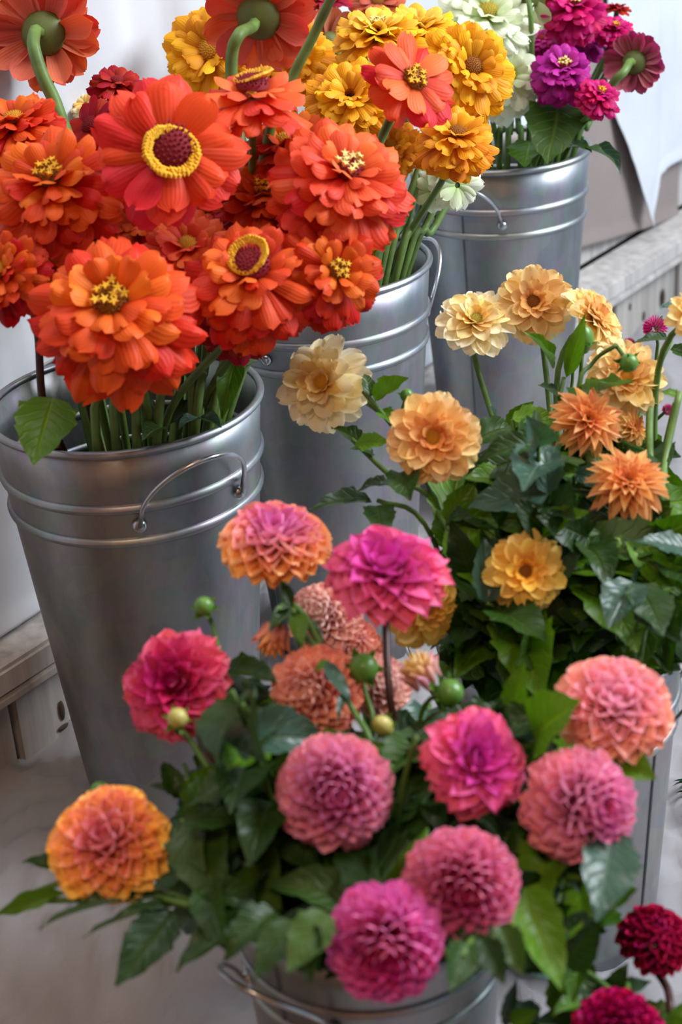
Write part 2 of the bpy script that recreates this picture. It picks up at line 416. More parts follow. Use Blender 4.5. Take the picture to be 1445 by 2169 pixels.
# ------------------------------------------------------------------ buckets
BK = {}
def bucket(key, c, Rt, Rb, h, haz, label, saz=None, spout=.03, hang=.06):
    t = thing('metal_bucket', (c[0], c[1], 0), label, 'bucket', 'galvanized flower buckets on the cloth')
    B = Matrix.Translation((c[0], c[1], 0)); th = .0016
    def rad(z): return Rb + (Rt - Rb) * z / h
    prof = [(0, .006), (Rb - .004, .006), (Rb - .001, .001)] + [(rad(z), z) for z in [h * k / 12 for k in range(13)]]
    prof += [(rad(z) - th, z) for z in [h * k / 12 for k in range(12, 0, -1)]] + [(Rb - th, .009), (0, .009)]
    V, Fc = lathe(prof, 72)
    body = obj('body', mesh('bucket_body', V, Fc, M['zinc']), t, B)
    k = Rt / .115
    def ringpart(name, z, rr, squash=1.0):
        pr = [(rad(z) + rr * math.cos(a), z + rr * squash * math.sin(a)) for a in [2 * math.pi * i / 10 for i in range(11)]]
        V, Fc = lathe(pr, 72); obj(name, mesh(name, V, Fc, M['zinc']), t, B)
    ringpart('rim', h - .001, .0034)
    z1 = h - .043 * k - .008; z2 = z1 - .031 * k
    ringpart('band', z1, .0036 * k, 1.25); ringpart('band', z2, .0036 * k, 1.25)
    # seam
    sa = R(haz if saz is None else saz)
    pts = [Vector((c[0] + (rad(z) + .0002) * math.cos(sa), c[1] + (rad(z) + .0002) * math.sin(sa), z)) for z in [h * .01 + h * .97 * i / 8 for i in range(9)]]
    obj('seam', tube(pts, .0011, None, 5, 'seam', M['seam']), t)
    zr = (z1 + z2) / 2
    for sd in (0, 180):
        a0 = R(haz + sd); ha = R(25)
        hp = []
        for i in range(25):
            u = i / 24; an = a0 - ha + 2 * ha * u; s = math.sin(math.pi * u)
            rr = rad(zr) + .004 + spout * s ** .7; zz = zr + hang * k * s ** .55
            hp.append(Vector((c[0] + rr * math.cos(an), c[1] + rr * math.sin(an), zz)))
        hd = obj('handle', tube(hp, .0022 * max(k, .8), None, 8, 'handle', M['wire']), t)
        for e in (0, 1):
            an = a0 + (2 * e - 1) * ha; out = Vector((math.cos(an), math.sin(an), 0)); pz = zr
            pc = Vector((c[0], c[1], pz)) + out * (rad(pz) + .002); side = UZ.cross(out)
            V, Fc = lathe([(0, .004), (.003, .0036), (.0052, .0022), (.006, 0)], 14)
            rv = mesh('rivet', [Vector(v) * k for v in V], Fc, M['wire'])
            obj('rivet', rv, hd, frame(pc, side, UZ, out))
    BK[key] = dict(c=Vector((c[0], c[1], 0)), Rt=Rt, Rb=Rb, h=h)
    return t
bucket('A', (-.1755, 1.2615), .115, .0783, .41, -58, 'tall galvanized bucket holding the orange and red zinnias', 122)
bucket('C', (-.0046, 1.52), .1093, .0744, .435, -147, 'tall galvanized bucket holding the golden yellow zinnias', -149)
bucket('B', (.212, 1.845), .105, .0715, .454, -120, 'tall galvanized bucket of magenta and white zinnias by the shade-coloured drape', -121)
bucket('D', (.160, 1.05), .092, .077, .275, -20, 'galvanized bucket crowded with cream and peach dahlias and leaves', -46)
bucket('E', (.0, .78), .085, .064, .283, -133, 'small galvanized bucket overflowing with pink ball dahlias', -133)
bucket('F', (.235, .715), .07, .055, .15, 40, 'short galvanized bucket holding the dark maroon dahlias')

# ------------------------------------------------------------------ petals and leaves
def petal_mesh(kind, seed):
    rnd = random.Random(seed * 77 + hash(kind) % 1 + len(kind))
    US = [0, .22, .44, .64, .8, .91, .975, 1.0]; nu, nv = 7, 4
    P = dict(zin=dict(bend=-42, cup=-.22, prof=lambda u: (.30 + .70 * math.sin(min(u / .8, 1) * math.pi / 2)) * (1 if u < .78 else math.sqrt(max(0, 1 - ((u - .78) / .225) ** 2))), notch=.05),
             zinw=dict(bend=-30, cup=-.16, prof=lambda u: (.22 + .78 * math.sin(min(u / .7, 1) * math.pi / 2)) * (1 if u < .72 else math.sqrt(max(0, 1 - ((u - .72) / .285) ** 2.2))), notch=.05),
             ball=dict(bend=24, cup=.5, prof=lambda u: (.34 + .66 * math.sin(min(u / .62, 1) * math.pi / 2)) * (1 if u < .6 else math.sqrt(max(0, 1 - ((u - .6) / .41) ** 2))), notch=-.02),
             tube=dict(bend=18, cup=1.05, prof=lambda u: (.45 + .55 * math.sin(min(u / .5, 1) * math.pi / 2)) * (1 if u < .72 else math.sqrt(max(0, 1 - ((u - .72) / .30) ** 2))), notch=-.03),
             deco=dict(bend=-18, cup=.30, prof=lambda u: (.30 + .70 * math.sin(min(u / .5, 1) * math.pi / 2)) * (1 if u < .5 else max(0, 1 - ((u - .5) / .51) ** 2.1)), notch=-.04),
             cream=dict(bend=-22, cup=.20, prof=lambda u: (.26 + .74 * math.sin(min(u / .62, 1) * math.pi / 2)) * (1 if u < .62 else math.sqrt(max(0, 1 - ((u - .62) / .39) ** 2))), notch=-.01),
             point=dict(bend=-16, cup=.34, prof=lambda u: (.36 + .64 * math.sin(min(u / .45, 1) * math.pi / 2)) * (1 if u < .45 else max(0, 1 - ((u - .45) / .56) ** 1.7)), notch=-.05))[kind]
    bend = R(P['bend'] + rnd.uniform(-14, 14)); w1, w2 = rnd.uniform(-.07, .07), rnd.uniform(0, 6); lat = rnd.uniform(-.12, .12) if kind.startswith('zin') else rnd.uniform(-.03, .03)
    V, uv, Fc = [], [], []
    x = z = 0; a = -bend * .25
    cx = []
    for i in range(nu + 1):
        du = (US[i + 1] - US[i]) if i < nu else 0
        cx.append((x, z, a)); x += math.cos(a) * du; z += math.sin(a) * du; a += bend * du * (.5 + US[i])
    for i in range(nu + 1):
        u = US[i]; w = max(P['prof'](u), .10) * .5
        for j in range(nv + 1):
            v = j / nv * 2 - 1
            xx, zz, aa = cx[i]
            y = v * w; h = P['cup'] * (v * v) * w * 1.3 + w1 * math.sin(3 * v + w2 + 4 * u) * u + (.018 * math.cos(v * 7) * u)
            dl = -P['notch'] * (1 - v * v) * max(0, (u - .8) / .2) + (rnd.uniform(-.025, .025) if i == nu else 0)
            V.append((xx - math.sin(aa) * h + math.cos(aa) * dl, y * (1 - .25 * abs(P['cup']) * v * v) + lat * u * u, zz + math.cos(aa) * h + math.sin(aa) * dl)); uv.append((u, j / nv))
    for i in range(nu):
        for j in range(nv):
            b = i * (nv + 1) + j; Fc.append((b, b + nv + 1, b + nv + 2, b + 1))
    return V, Fc, uv
PM = {}
def petal(kind, mat):
    k = (kind, mat)
    if k not in PM: PM[k] = [mesh('petal', *petal_mesh(kind, s)[:2], M[mat], petal_mesh(kind, s)[2]) for s in range(7)]
    return random.choice(PM[k])
def leaf_mesh(kind, seed, mat):
    rnd = random.Random(seed + 5); nu, nv = 12, 4
    V, uv, Fc = [], [], []
    bend = R(rnd.uniform(-75, -15)) if kind != 'flat' else R(-12)
    fold = rnd.uniform(.12, .4); tw = R(rnd.uniform(-25, 25))
    x = z = 0; a = -bend * .3; cx = []
    for i in range(nu + 1):
        cx.append((x, z, a)); x += math.cos(a) / nu; z += math.sin(a) / nu; a += bend / nu * (.4 + 1.2 * i / nu)
    for i in range(nu + 1):
        u = i / nu
        w = .5 * (math.sin(math.pi * u ** .72) ** .85 if kind != 'lance' else math.sin(math.pi * u ** .8) ** 1.1)
        if kind in ('dahlia', 'flat') and 0 < i < nu: w *= 1.07 if i % 2 else .93
        w = max(w, .025)
        for j in range(nv + 1):
            v = j / nv * 2 - 1
            xx, zz, aa = cx[i]; rollv = tw * u
            y = v * w; h = fold * abs(y) + .03 * math.sin(u * 17 + seed) * v * v
            y2 = y * math.cos(rollv) - h * math.sin(rollv); h2 = y * math.sin(rollv) + h * math.cos(rollv)
            V.append((xx - math.sin(aa) * h2 - (.03 if (i % 2 and abs(v) == 1 and kind in ('dahlia', 'flat')) else 0), y2, zz + math.cos(aa) * h2)); uv.append((u, j / nv))
    for i in range(nu):
        for j in range(nv):
            b = i * (nv + 1) + j; Fc.append((b, b + nv + 1, b + nv + 2, b + 1))
    return mesh('leaf', V, Fc, M[mat], uv)
LM = {}
def leafm(kind='dahlia', mat='leaf'):
    k = (kind, mat)
    if k not in LM: LM[k] = [leaf_mesh(kind, s * 3 + len(kind), mat) for s in range(5)]
    return random.choice(LM[k])
def leaf_frame(base, tip, nrm, wr):
    X = tip - base; L = X.length; X = X / L
    Z = nrm - X * nrm.dot(X)
    if Z.length < 1e-3: Z = X.orthogonal()
    Z.normalize(); Y = Z.cross(X)
    return frame(base, X * L, Y * L * wr, Z * L)

# shared small parts
V, Fc = lathe([(.08, -.55), (.22, -.46), (.36, -.25), (.42, -.05), (.40, .06), (.3, .10), (0, .12)], 16)
V = [(x * (1 + .06 * math.sin(8 * math.atan2(y, x))), y * (1 + .06 * math.sin(8 * math.atan2(y, x))), z) for x, y, z in V]
CALYX = mesh('calyx', V, Fc, M['calyx'])
def dome_mesh(mat, n=70, flat=.5):
    V, Fc = lathe([(1, -.1), (.93, flat * .35), (.7, flat * .72), (.38, flat * .93), (0.001, flat)], 14)
    V = [Vector(v) for v in V]
    for i in range(n):
        r = math.sqrt((i + .5) / n); a = i * 2.39996; z = flat * math.sqrt(max(0, 1 - r * r * .9))
        c = Vector((r * math.cos(a), r * math.sin(a), z)); nn = Vector((c.x * .8, c.y * .8, 1)).normalized(); x = nn.orthogonal().normalized(); y = nn.cross(x)
        b = len(V); s = .085
        for k in range(4): V.append(c + (x * math.cos(k * 1.571) + y * math.sin(k * 1.571)) * s - nn * .03)
        V.append(c + nn * .2)
        Fc += [(b + k, b + (k + 1) % 4, b + 4) for k in range(4)]
    return mesh('disc', V, Fc, M[mat])
DOMES = {k: dome_mesh(k) for k in ('disc_red', 'disc_brown', 'disc_gold', 'disc_green')}
def ring_mesh(mat):
    V, Fc = [], []
    for i in range(170):
        a = i * 2.39996; q = (i * .618) % 1; rr = .80 + .26 * math.cos(q * 6.28); z = .38 + .30 * math.sin(q * 6.28)
        c = Vector((rr * math.cos(a), rr * math.sin(a), z)); s = .10 + .06 * ((i * .7548) % 1); c = c * (1 + .12 * math.sin(i * 5.1))
        b = len(V)
        V += [c + Vector(d) * s for d in ((1, 0, 0), (0, 1, 0), (-1, 0, 0), (0, -1, 0), (0, 0, 1), (0, 0, -1))]
        Fc += [(b, b + 1, b + 4), (b + 1, b + 2, b + 4), (b + 2, b + 3, b + 4), (b + 3, b, b + 4), (b + 1, b, b + 5), (b + 2, b + 1, b + 5), (b + 3, b + 2, b + 5), (b, b + 3, b + 5)]
    return mesh('floret_ring', V, Fc, M[mat], None, False)
RINGM = ring_mesh('floret')
def star_mesh(mat):
    V = [(0, 0, .15)]; Fc = []
    for k in range(10):
        r = 1 if k % 2 == 0 else .38; a = k * math.pi / 5; V.append((r * math.cos(a), r * math.sin(a), .25 if k % 2 == 0 else .1))
    V.append((0, 0, -1.2))
    for k in range(10): Fc.append((0, 1 + k, 1 + (k + 1) % 10)); Fc.append((11, 1 + (k + 1) % 10, 1 + k))
    return mesh('floret', V, Fc, M[mat], None, False)
STAR = {'y': star_mesh('floret'), 'p': star_mesh('floret_pale')}
V, Fc = lathe([(.02, -1), (.5, -.85), (.86, -.45), (1, 0), (.9, .45), (.6, .82), (.25, .98), (.001, 1.02)], 14)
V = [(x * (1 + .05 * math.sin(6 * math.atan2(y, x) + z)), y * (1 + .05 * math.sin(6 * math.atan2(y, x) + z)), z) for x, y, z in V]
BUDM = {'bud': mesh('bud', V, Fc, M['bud']), 'bud_yellow': mesh('bud', V, Fc, M['bud_yellow'])}

HEART = {k: mesh('heart', [Vector(v) for v in V], Fc, M[k], [(.6, .5)] * len(V)) for k in ('petal_pink', 'petal_rim')}
PAL = {k: [s2l(c) for c in v] for k, v in dict(
    orange=[(232, 104, 36), (230, 84, 32), (224, 70, 26), (216, 58, 22)],
    orange2=[(232, 98, 44), (228, 80, 36), (220, 64, 28)],
    orangepk=[(240, 106, 60), (232, 84, 50), (224, 64, 36)],
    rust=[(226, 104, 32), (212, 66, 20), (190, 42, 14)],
    red=[(226, 60, 46), (222, 46, 40), (226, 52, 50)],
    coral=[(232, 58, 36), (236, 70, 44), (228, 50, 50)],
    deepred=[(176, 16, 28), (160, 14, 24), (180, 20, 30)],
    gold=[(236, 172, 36), (240, 170, 22), (238, 162, 14)],
    gold2=[(240, 176, 40), (242, 160, 26), (240, 150, 20)],
    yellow=[(246, 208, 84), (244, 190, 44), (240, 172, 24)],
    tan=[(206, 110, 76), (210, 104, 66), (196, 92, 58)],
    magenta=[(204, 60, 150), (176, 16, 116), (170, 10, 96)],
    purple=[(190, 50, 160), (166, 18, 130), (170, 14, 120)],
    rose=[(206, 30, 120), (196, 14, 100), (190, 12, 96)],
    white=[(226, 236, 196), (238, 244, 218), (240, 246, 226)],
    lime=[(206, 222, 160), (222, 234, 184), (226, 238, 196)],
    cream=[(244, 200, 116), (252, 230, 164), (254, 242, 204), (254, 246, 218)],
    creampeach=[(246, 186, 106), (252, 220, 150), (254, 234, 180)],
    peach=[(242, 158, 88), (250, 194, 120), (252, 208, 140), (254, 228, 176)],
    peach2=[(246, 160, 98), (250, 190, 126), (252, 202, 142)],
    butter=[(250, 184, 66), (252, 212, 104), (254, 224, 130)],
    e_orange=[(226, 122, 190), (238, 150, 172), (252, 196, 140), (250, 180, 92)],
    e_hot=[(206, 54, 164), (222, 80, 162), (236, 112, 156), (234, 106, 132)],
    e_mag=[(188, 22, 104), (210, 52, 116), (228, 98, 134), (230, 112, 128)],
    e_pink=[(214, 100, 162), (232, 150, 190), (238, 160, 184), (236, 148, 156)],
    e_ball=[(190, 44, 106), (220, 118, 164), (232, 144, 180), (226, 132, 168)],
    e_viol=[(198, 32, 122), (220, 88, 168), (230, 122, 196), (222, 98, 174)],
    e_salmon=[(250, 196, 180), (250, 186, 166), (248, 172, 148), (242, 152, 130)],
    e_pale=[(252, 222, 214), (250, 206, 194), (246, 180, 164)],
    e_pkpeach=[(242, 174, 200), (246, 178, 192), (250, 190, 174), (250, 194, 150)],
    e_sun=[(230, 132, 150), (244, 162, 136), (252, 200, 104), (252, 206, 104)],
    maroon=[(190, 30, 100), (176, 22, 84), (156, 18, 66), (140, 16, 54)],
    wine=[(170, 14, 90), (168, 14, 90), (150, 10, 76)],
    wilt=[(240, 176, 40), (236, 150, 34), (214, 110, 40)],
    halfopen=[(244, 220, 150), (246, 206, 120), (224, 150, 170)]).items()}

import re
FN = []
def short(l): return ' '.join(re.split(r' (?:with|beside|behind|on|over|seen|hanging|standing|in|facing|before|leaning|tilted|tipped|half|next|touched|below|out|and) ', l)[0].split()[:8])
FL = []           # (px, py, radius px, depth) of every head, so foliage keeps clear
def head(root, c, n, Rr, kind, pal, mat=None, center=None, spin=None, droop=0, dens=1.0):
    e1 = n.orthogonal().normalized()
    spin = random.uniform(0, 6.28) if spin is None else spin
    e1 = (Matrix.Rotation(spin, 3, n) @ e1); e2 = n.cross(e1)
    cols = PAL[pal]
    def put(pk, mt, phi, el, r0, z0, L, Wd, col, rollj=8):
        rad = e1 * math.cos(phi) + e2 * math.sin(phi)
        X = rad * math.cos(el) + n * math.sin(el); Z = -rad * math.sin(el) + n * math.cos(el)
        Z = Matrix.Rotation(R(random.uniform(-rollj, rollj)), 3, X) @ Z; Y = Z.cross(X)
        b = c + rad * r0 * Rr + n * z0 * Rr
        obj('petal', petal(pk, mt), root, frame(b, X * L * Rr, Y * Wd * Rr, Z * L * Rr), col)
    if kind in ('zin', 'zins', 'cream', 'point', 'zinl'):
        mt = mat or 'petal'
        if kind == 'zin':
            rows = [(17, -12, .90, .42, 0), (16, 2, .84, .40, .05), (14, 14, .72, .36, .11), (12, 27, .58, .32, .16), (9, 42, .42, .26, .19)]; pk = 'zin'; cr = .17
        elif kind == 'zinl':   # few loose rows
            rows = [(13, -10, .92, .48, 0), (12, 4, .80, .42, .05), (9, 20, .56, .34, .10)]; pk = 'zin'; cr = .19
        elif kind == 'zins':
            rows = [(12, -6, .94, .54, 0), (9, 6, .80, .50, .05)]; pk = 'zinw'; cr = .24
        elif kind == 'cream':
            rows = [(11, -12, .92, .54, -.04), (11, 2, .92, .52, .0), (10, 16, .76, .46, .05), (9, 34, .54, .36, .09), (7, 55, .36, .28, .10)]; pk = 'cream'; cr = .2
        else:
            rows = [(14, -22, .92, .36, -.05), (14, -4, .95, .35, .0), (13, 12, .84, .32, .06), (11, 28, .66, .3, .11), (9, 46, .46, .26, .14), (6, 65, .32, .2, .15)]; pk = 'point'; cr = .12
        nr = len(rows)
        for ri, (cnt, el, L, Wd, z0) in enumerate(rows):
            t = 1 - ri / max(nr - 1, 1)
            cnt = max(5, round(cnt * dens))
            for k in range(cnt):
                phi = 6.2832 * (k + .5 * (ri % 2) + random.uniform(-.22, .22)) / cnt
                jz = 1.7 if kind.startswith('zin') else 1
                e = R(el - droop * t + random.uniform(-8, 8) * jz)
                put(pk, mt, phi, e, .10, z0 + random.uniform(-.02, .02), (L - .06) * random.uniform(.9, 1.06), Wd * random.uniform(.88, 1.12), stops(cols, t + random.uniform(-.2, .2)), 11 * jz)
        zc = rows[-1][4]
        if center == 'ring': cr *= 1.25; zc += .10
        Cm = frame(c + n * (zc + .02) * Rr, e1 * cr * Rr, e2 * cr * Rr, n * cr * Rr)
        if center == 'ring':
            obj('disc', DOMES['disc_red'], root, Cm); Cm2 = frame(c + n * (zc + .04) * Rr, e1 * cr * 1.15 * Rr, e2 * cr * 1.15 * Rr, n * cr * Rr)
            obj('floret_ring', RINGM, root, Cm2)
        elif center in ('stars', 'stars_p'):
            obj('disc', DOMES['disc_brown' if center == 'stars' else 'disc_red'], root, Cm)
            for k in range(9):
                a = k * 2.4; rr = cr * (.35 + .6 * (k / 9)); p = c + (e1 * math.cos(a) + e2 * math.sin(a)) * rr * Rr + n * (zc + .16) * Rr
                s = cr * .34 * Rr; nn = (n + e1 * random.uniform(-.4, .4) + e2 * random.uniform(-.4, .4)).normalized(); x = nn.orthogonal().normalized()
                obj('floret', STAR['y' if center == 'stars' else 'p'], root, frame(p, x * s, nn.cross(x) * s, nn * s))
        elif center:
            obj('disc', DOMES[center], root, Cm)
    else:
        mt = mat or 'petal_pink'
        cfg = dict(ball=(150, 114, .40, 'ball', 1.0, .66), balls=(110, 114, .46, 'ball', 1.0, .68), maroon=(76, 108, .54, 'tube', .85, .66),
                   deco=(78, 108, .54, 'deco', .66, .84), wlily=(98, 112, .48, 'ball', .68, .76), half=(26, 62, .40, 'point', 1.25, .95))[kind]
        n_, tmax, Wd, pk, sq, Lf = cfg; n_ = int(n_ * dens)
        for i in range(n_):
            q = (i + .5) / n_; th = R(4 + (tmax - 4) * q ** .62); phi = i * 2.39996 + random.uniform(-.1, .1)
            rad = e1 * math.cos(phi) + e2 * math.sin(phi)
            d = rad * math.sin(th) + n * math.cos(th) * sq
            tip = d * Rr * (random.uniform(.95, 1.05) if kind != 'deco' else random.uniform(.9, 1.1))
            sc = .42 + .58 * min(1, th / R(62))
            # petal axis: outwards, leaning towards the flower's axis near the middle
            lean = .35 - .62 * min(1, th / R(70))
            if kind == 'maroon': lean = .15
            X = (d.normalized() + n * lean).normalized()
            if kind == 'half': X = (d.normalized() * .5 + n).normalized()
            L = Rr * Lf * sc
            b = tip - X * L * .97
            Z = n - X * n.dot(X)
            if Z.length < .12: Z = -rad
            else: Z = Z.normalized() * .85 - rad * .15
            Z = (Z - X * Z.dot(X)).normalized(); Z = Matrix.Rotation(R(random.uniform(-9, 9)), 3, X) @ Z; Y = Z.cross(X)
            ws = Wd * (.45 + .55 * min(1, th / R(70)))
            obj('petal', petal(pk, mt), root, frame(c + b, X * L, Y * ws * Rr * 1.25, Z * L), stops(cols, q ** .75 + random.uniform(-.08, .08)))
    if kind not in ('zin', 'zins', 'cream', 'point', 'zinl', 'half'):
        hz, hr = (.42, .36) if kind in ('ball', 'balls') else (.30, .22)
        obj('heart', HEART[mt], root, frame(c + n * sq * Rr * hz, e1 * Rr * hr, e2 * Rr * hr, n * Rr * hr), lerp(cols[0], (.05, 0, .01), .25))
    k = {'zin': .5, 'zins': .5, 'zinl': .5}.get(kind, .62 if kind not in ('cream', 'point') else .5)
    if n.dot(fw) > .2: k *= 1.7
    zb = {'ball': -.25, 'balls': -.25, 'maroon': -.25, 'wlily': -.22, 'deco': -.2, 'half': -.1}.get(kind, -.04)
    kz = k * .55 if n.dot(fw) > .2 else k
    obj('calyx', CALYX, root, frame(c + n * (zb - .02) * Rr, e1 * Rr * k, e2 * Rr * k, n * Rr * kz))
    return c + n * (zb - .25 * k * 2 * .55) * Rr

def entry(bk, p, f=.72):
    b = BK[bk]; d = Vector((p.x - b['c'].x, p.y - b['c'].y, 0)); L = d.length
    if L < 1e-4: d = Vector((0, -1, 0)); L = 1e-4
    r = min(L * .65, b['Rt'] * f); a = random.uniform(-.35, .35)
    d = Matrix.Rotation(a, 3, 'Z') @ (d / L) * r
    return b['c'] + d + UZ * (b['h'] - .01), b['c'] + d * (-.25) + UZ * (b['h'] * .12 + .02)
def stem_path(bk, top, n, via=None):
    en, foot = entry(bk, top)
    if via:
        pts = [top, top - n * .012] + [at(*v) for v in via] + [en, foot]
        return catmull(pts, 5), foot
    L = (top - en).length
    a = bez(top, top - n * min(.06, L * .35), en + (en - foot).normalized() * L * .4, en, 12)
    return a + [en.lerp(foot, .5), foot], foot

GN = dict(A='orange and red zinnias in the front left bucket', C='golden zinnias in the middle bucket', B='magenta and white zinnias in the back bucket',
          D='cream and peach dahlias', E='pink dahlias', F='maroon dahlias')
def flower(bk, kind, px, py, d, dia, n, pal, label, mat=None, center=None, via=None, droop=0, dens=1.0, sr=None, smat=None, name=None, leaves=(), group=None):
    nm = name or ('zinnia' if kind.startswith('zin') else 'dahlia')
    dia *= {'zin': 1.2, 'zins': 1.1, 'zinl': 1.15, 'cream': 1.12, 'point': 1.08, 'half': 1.1, 'ball': 1.05, 'balls': 1.12}.get(kind, 1.04)
    if bk == 'A' and d < 1.33: dia *= 1.06
    c = at(px, py, d); n = cdir(*n); Rr = dia / 2 * d / F
    random.seed(int(px * 13 + py * 7 + d * 100))
    FL.append((px, py, dia / 2.15, d))
    # foot first so the root stands at the stem's base
    top = c + n * (-.3) * Rr
    path, foot = stem_path(bk, top, n, via)
    root = thing(nm, foot, label, nm, group or GN[bk])
    FN.append((c, bk, short(label)))
    head(root, c, n, Rr, kind, pal, mat, center, None, droop, dens)
    sr = sr or (.0030 if nm == 'zinnia' else .0024)
    sm = smat or ('stem_pale' if nm == 'zinnia' else 'stem')
    obj('stem', tube(path, sr, sr * 1.15, 7, 'stem', M[sm]), root)
    for (bx, by, tx, ty, d0, d1, wr, kd, mt, nn) in leaves:
        obj('leaf', leafm(kd, mt), root, leaf_frame(at(bx, by, d0), at(tx, ty, d1), cdir(*nn), wr))
    return root

Z = lambda *a, **k: flower(*a, **k)
# ---- bucket A: orange and red zinnias
Z('A', 'zin', 95, 72, 1.40, 225, (.12, .22, -1), 'orange2', 'orange zinnia turned away, its green calyx and curved stem showing against linen', via=[(72, 100, 1.355), (90, 160, 1.355), (125, 240, 1.36), (170, 420, 1.35)], sr=.0055, dens=.8)
Z('A', 'zin', 35, 275, 1.33, 215, (-.15, .75, .6), 'orange', 'orange double zinnia directly below the turned-away zinnia', center='disc_gold')
Z('A', 'zin', 115, 400, 1.21, 290, (-.1, .55, .8), 'orange', 'large ruffled orange zinnia left of the big red ring-centred zinnia', center='stars', droop=10)
Z('A', 'zinl', 248, 178, 1.44, 125, (.1, .6, .6), 'deepred', 'small red zinnia peeping above the big red zinnia', center='disc_red')
Z('A', 'zins', 195, 268, 1.38, 150, (-.5, .35, .6), 'deepred', 'dark crimson zinnia half hidden left of the big red zinnia', center='disc_red')
Z('A', 'zins', 358, 322, 1.17, 300, (.12, .1, 1), 'coral', 'big red zinnia with raised golden ring centre', center='ring', dens=1.15)
Z('A', 'zinl', 535, 212, 1.215, 250, (.02, .82, .5), 'orangepk', 'orange zinnia with flat magenta and yellow disc, seen from the side', center='ring', droop=6, dens=.8)
Z('A', 'zins', 550, 35, 1.34, 245, (.2, .55, -.75), 'orangepk', 'coral orange zinnia seen from beneath with its bent stem', via=[(505, 75, 1.285), (490, 125, 1.29), (495, 240, 1.30), (510, 420, 1.30)], sr=.005)
Z('A', 'zin', 725, 385, 1.20, 300, (.3, .5, .8), 'orangepk', 'large ruffled orange zinnia with pale yellow star florets', center='stars_p', droop=12)
Z('A', 'zin', 610, 325, 1.27, 225, (-.1, .75, .6), 'rust', 'orange zinnia tucked between the disc-topped and star-florets zinnias', center='disc_gold', droop=8)
Z('A', 'zin', 538, 590, 1.17, 285, (-.03, .42, .9), 'orange2', 'orange zinnia with thick yellow ring centre above the pale green stems', center='ring', droop=20)
Z('A', 'zin', 242, 660, 1.13, 362, (-.03, .40, .9), 'orange', 'huge orange zinnia drooping in front of the bucket rim', center='stars', droop=28, dens=1.1)
Z('A', 'zin', 398, 535, 1.22, 190, (.05, .55, .8), 'orangepk', 'salmon orange zinnia wedged between the huge drooping one and ring-centred one', center='disc_gold')
Z('A', 'zin', 8, 585, 1.18, 190, (-.4, .35, .8), 'rust', 'rusty orange zinnia at the outer edge of the bunch on a dark stem', smat='stem_dark', center='disc_gold')
Z('A', 'zinl', 95, 535, 1.27, 190, (-.1, .3, .9), 'rust', 'shaded rust zinnia behind the huge drooping zinnia', center='disc_brown', smat='stem_dark')
Z('A', 'zin', 705, 580, 1.18, 225, (.35, .15, .85), 'rust', 'orange zinnia with loose curling petals hanging over the cream dahlia', center='stars', droop=18, dens=.85)
Z('A', 'zin', 505, 665, 1.24, 210, (0, -.05, 1), 'deepred', 'dark red zinnia standing in for shade beneath the yellow ring-centred orange zinnia', center='disc_red', droop=20)  # extra head whose dark red paints the shade under the flower above
Z('A', 'zin', 560, 430, 1.25, 220, (.0, .6, .7), 'rust', 'rust orange zinnia above the thick yellow ring-centred zinnia', center='stars', droop=6)
Z('A', 'zin', 640, 480, 1.27, 220, (.3, .2, .8), 'rust', 'shadowed rust zinnia beneath the one with pale star florets', center='disc_brown', droop=10)
Z('A', 'zin', 300, 480, 1.25, 200, (.0, .4, .8), 'rust', 'dusky rust zinnia under the big red zinnia', center='disc_brown', droop=8)
Z('A', 'zin', 440, 360, 1.35, 190, (.1, .4, .8), 'rust', 'shaded rust zinnia behind the big red zinnia and the magenta disc one', center='disc_brown')
Z('A', 'zin', 185, 500, 1.29, 190, (-.1, .4, .8), 'rust', 'shaded rust zinnia between the large ruffled and huge drooping zinnias', center='disc_brown')
Z('A', 'zin', 445, 455, 1.29, 190, (.0, .4, .8), 'rust', 'dusky red-orange zinnia under the lower edge of the big red zinnia', center='disc_brown')
Z('A', 'zin', 640, 590, 1.28, 190, (.1, .2, .9), 'rust', 'dusky orange zinnia between the thick ring one and loose curling one', center='disc_brown', droop=12)
Z('A', 'zins', 875, 172, 1.26, 200, (.4, .35, .85), 'orangepk', 'smooth orange single zinnia in front of the golden ones', center='stars', via=[(845, 215, 1.29), (805, 300, 1.31), (765, 400, 1.31), (640, 600, 1.30)], sr=.0036, dens=.85)
Z('A', 'zins', 745, -95, 1.22, 190, (.3, .5, .7), 'orangepk', 'orange zinnia rising above the others on a long slanting stem', center='stars', via=[(705, -10, 1.23), (660, 85, 1.24), (615, 175, 1.25), (560, 330, 1.26)], sr=.0038)
Z('A', 'zinl', 182, 222, 1.50, 80, (-.2, .5, .6), 'cream', 'small pale cream zinnia beside the dark crimson zinnia', mat='petal_cream')
# ---- bucket C: golden zinnias
Z('C', 'zin', 458, 118, 1.52, 245, (-.35, .15, .9), 'gold', 'golden zinnia beside the hanging linen, furthest from the white zinnias', mat='petal_gold', center='disc_gold')
Z('C', 'zin', 742, 210, 1.46, 190, (-.05, .4, .9), 'gold', 'golden zinnia with tightly quilled middle, left of the smooth orange single', mat='petal_gold', center=None, dens=1.1)
Z('C', 'zin', 800, 82, 1.50, 200, (-.05, .8, .5), 'yellow', 'lemon yellow zinnia with bristly pale top', mat='petal_gold', center='stars_p')
Z('C', 'zin', 885, 72, 1.54, 180, (.05, .75, .5), 'yellow', 'yellow zinnia beside the bristly lemon one', mat='petal_gold', center='disc_gold')
Z('C', 'zin', 992, 150, 1.46, 212, (.3, .12, .95), 'gold', 'large golden zinnia with round brown disc', mat='petal_gold', center='disc_brown')
Z('C', 'zin', 965, 298, 1.43, 184, (.1, .55, .8), 'gold2', 'orange gold zinnia below the large brown-disc one', mat='petal_gold', center='disc_brown', droop=14)
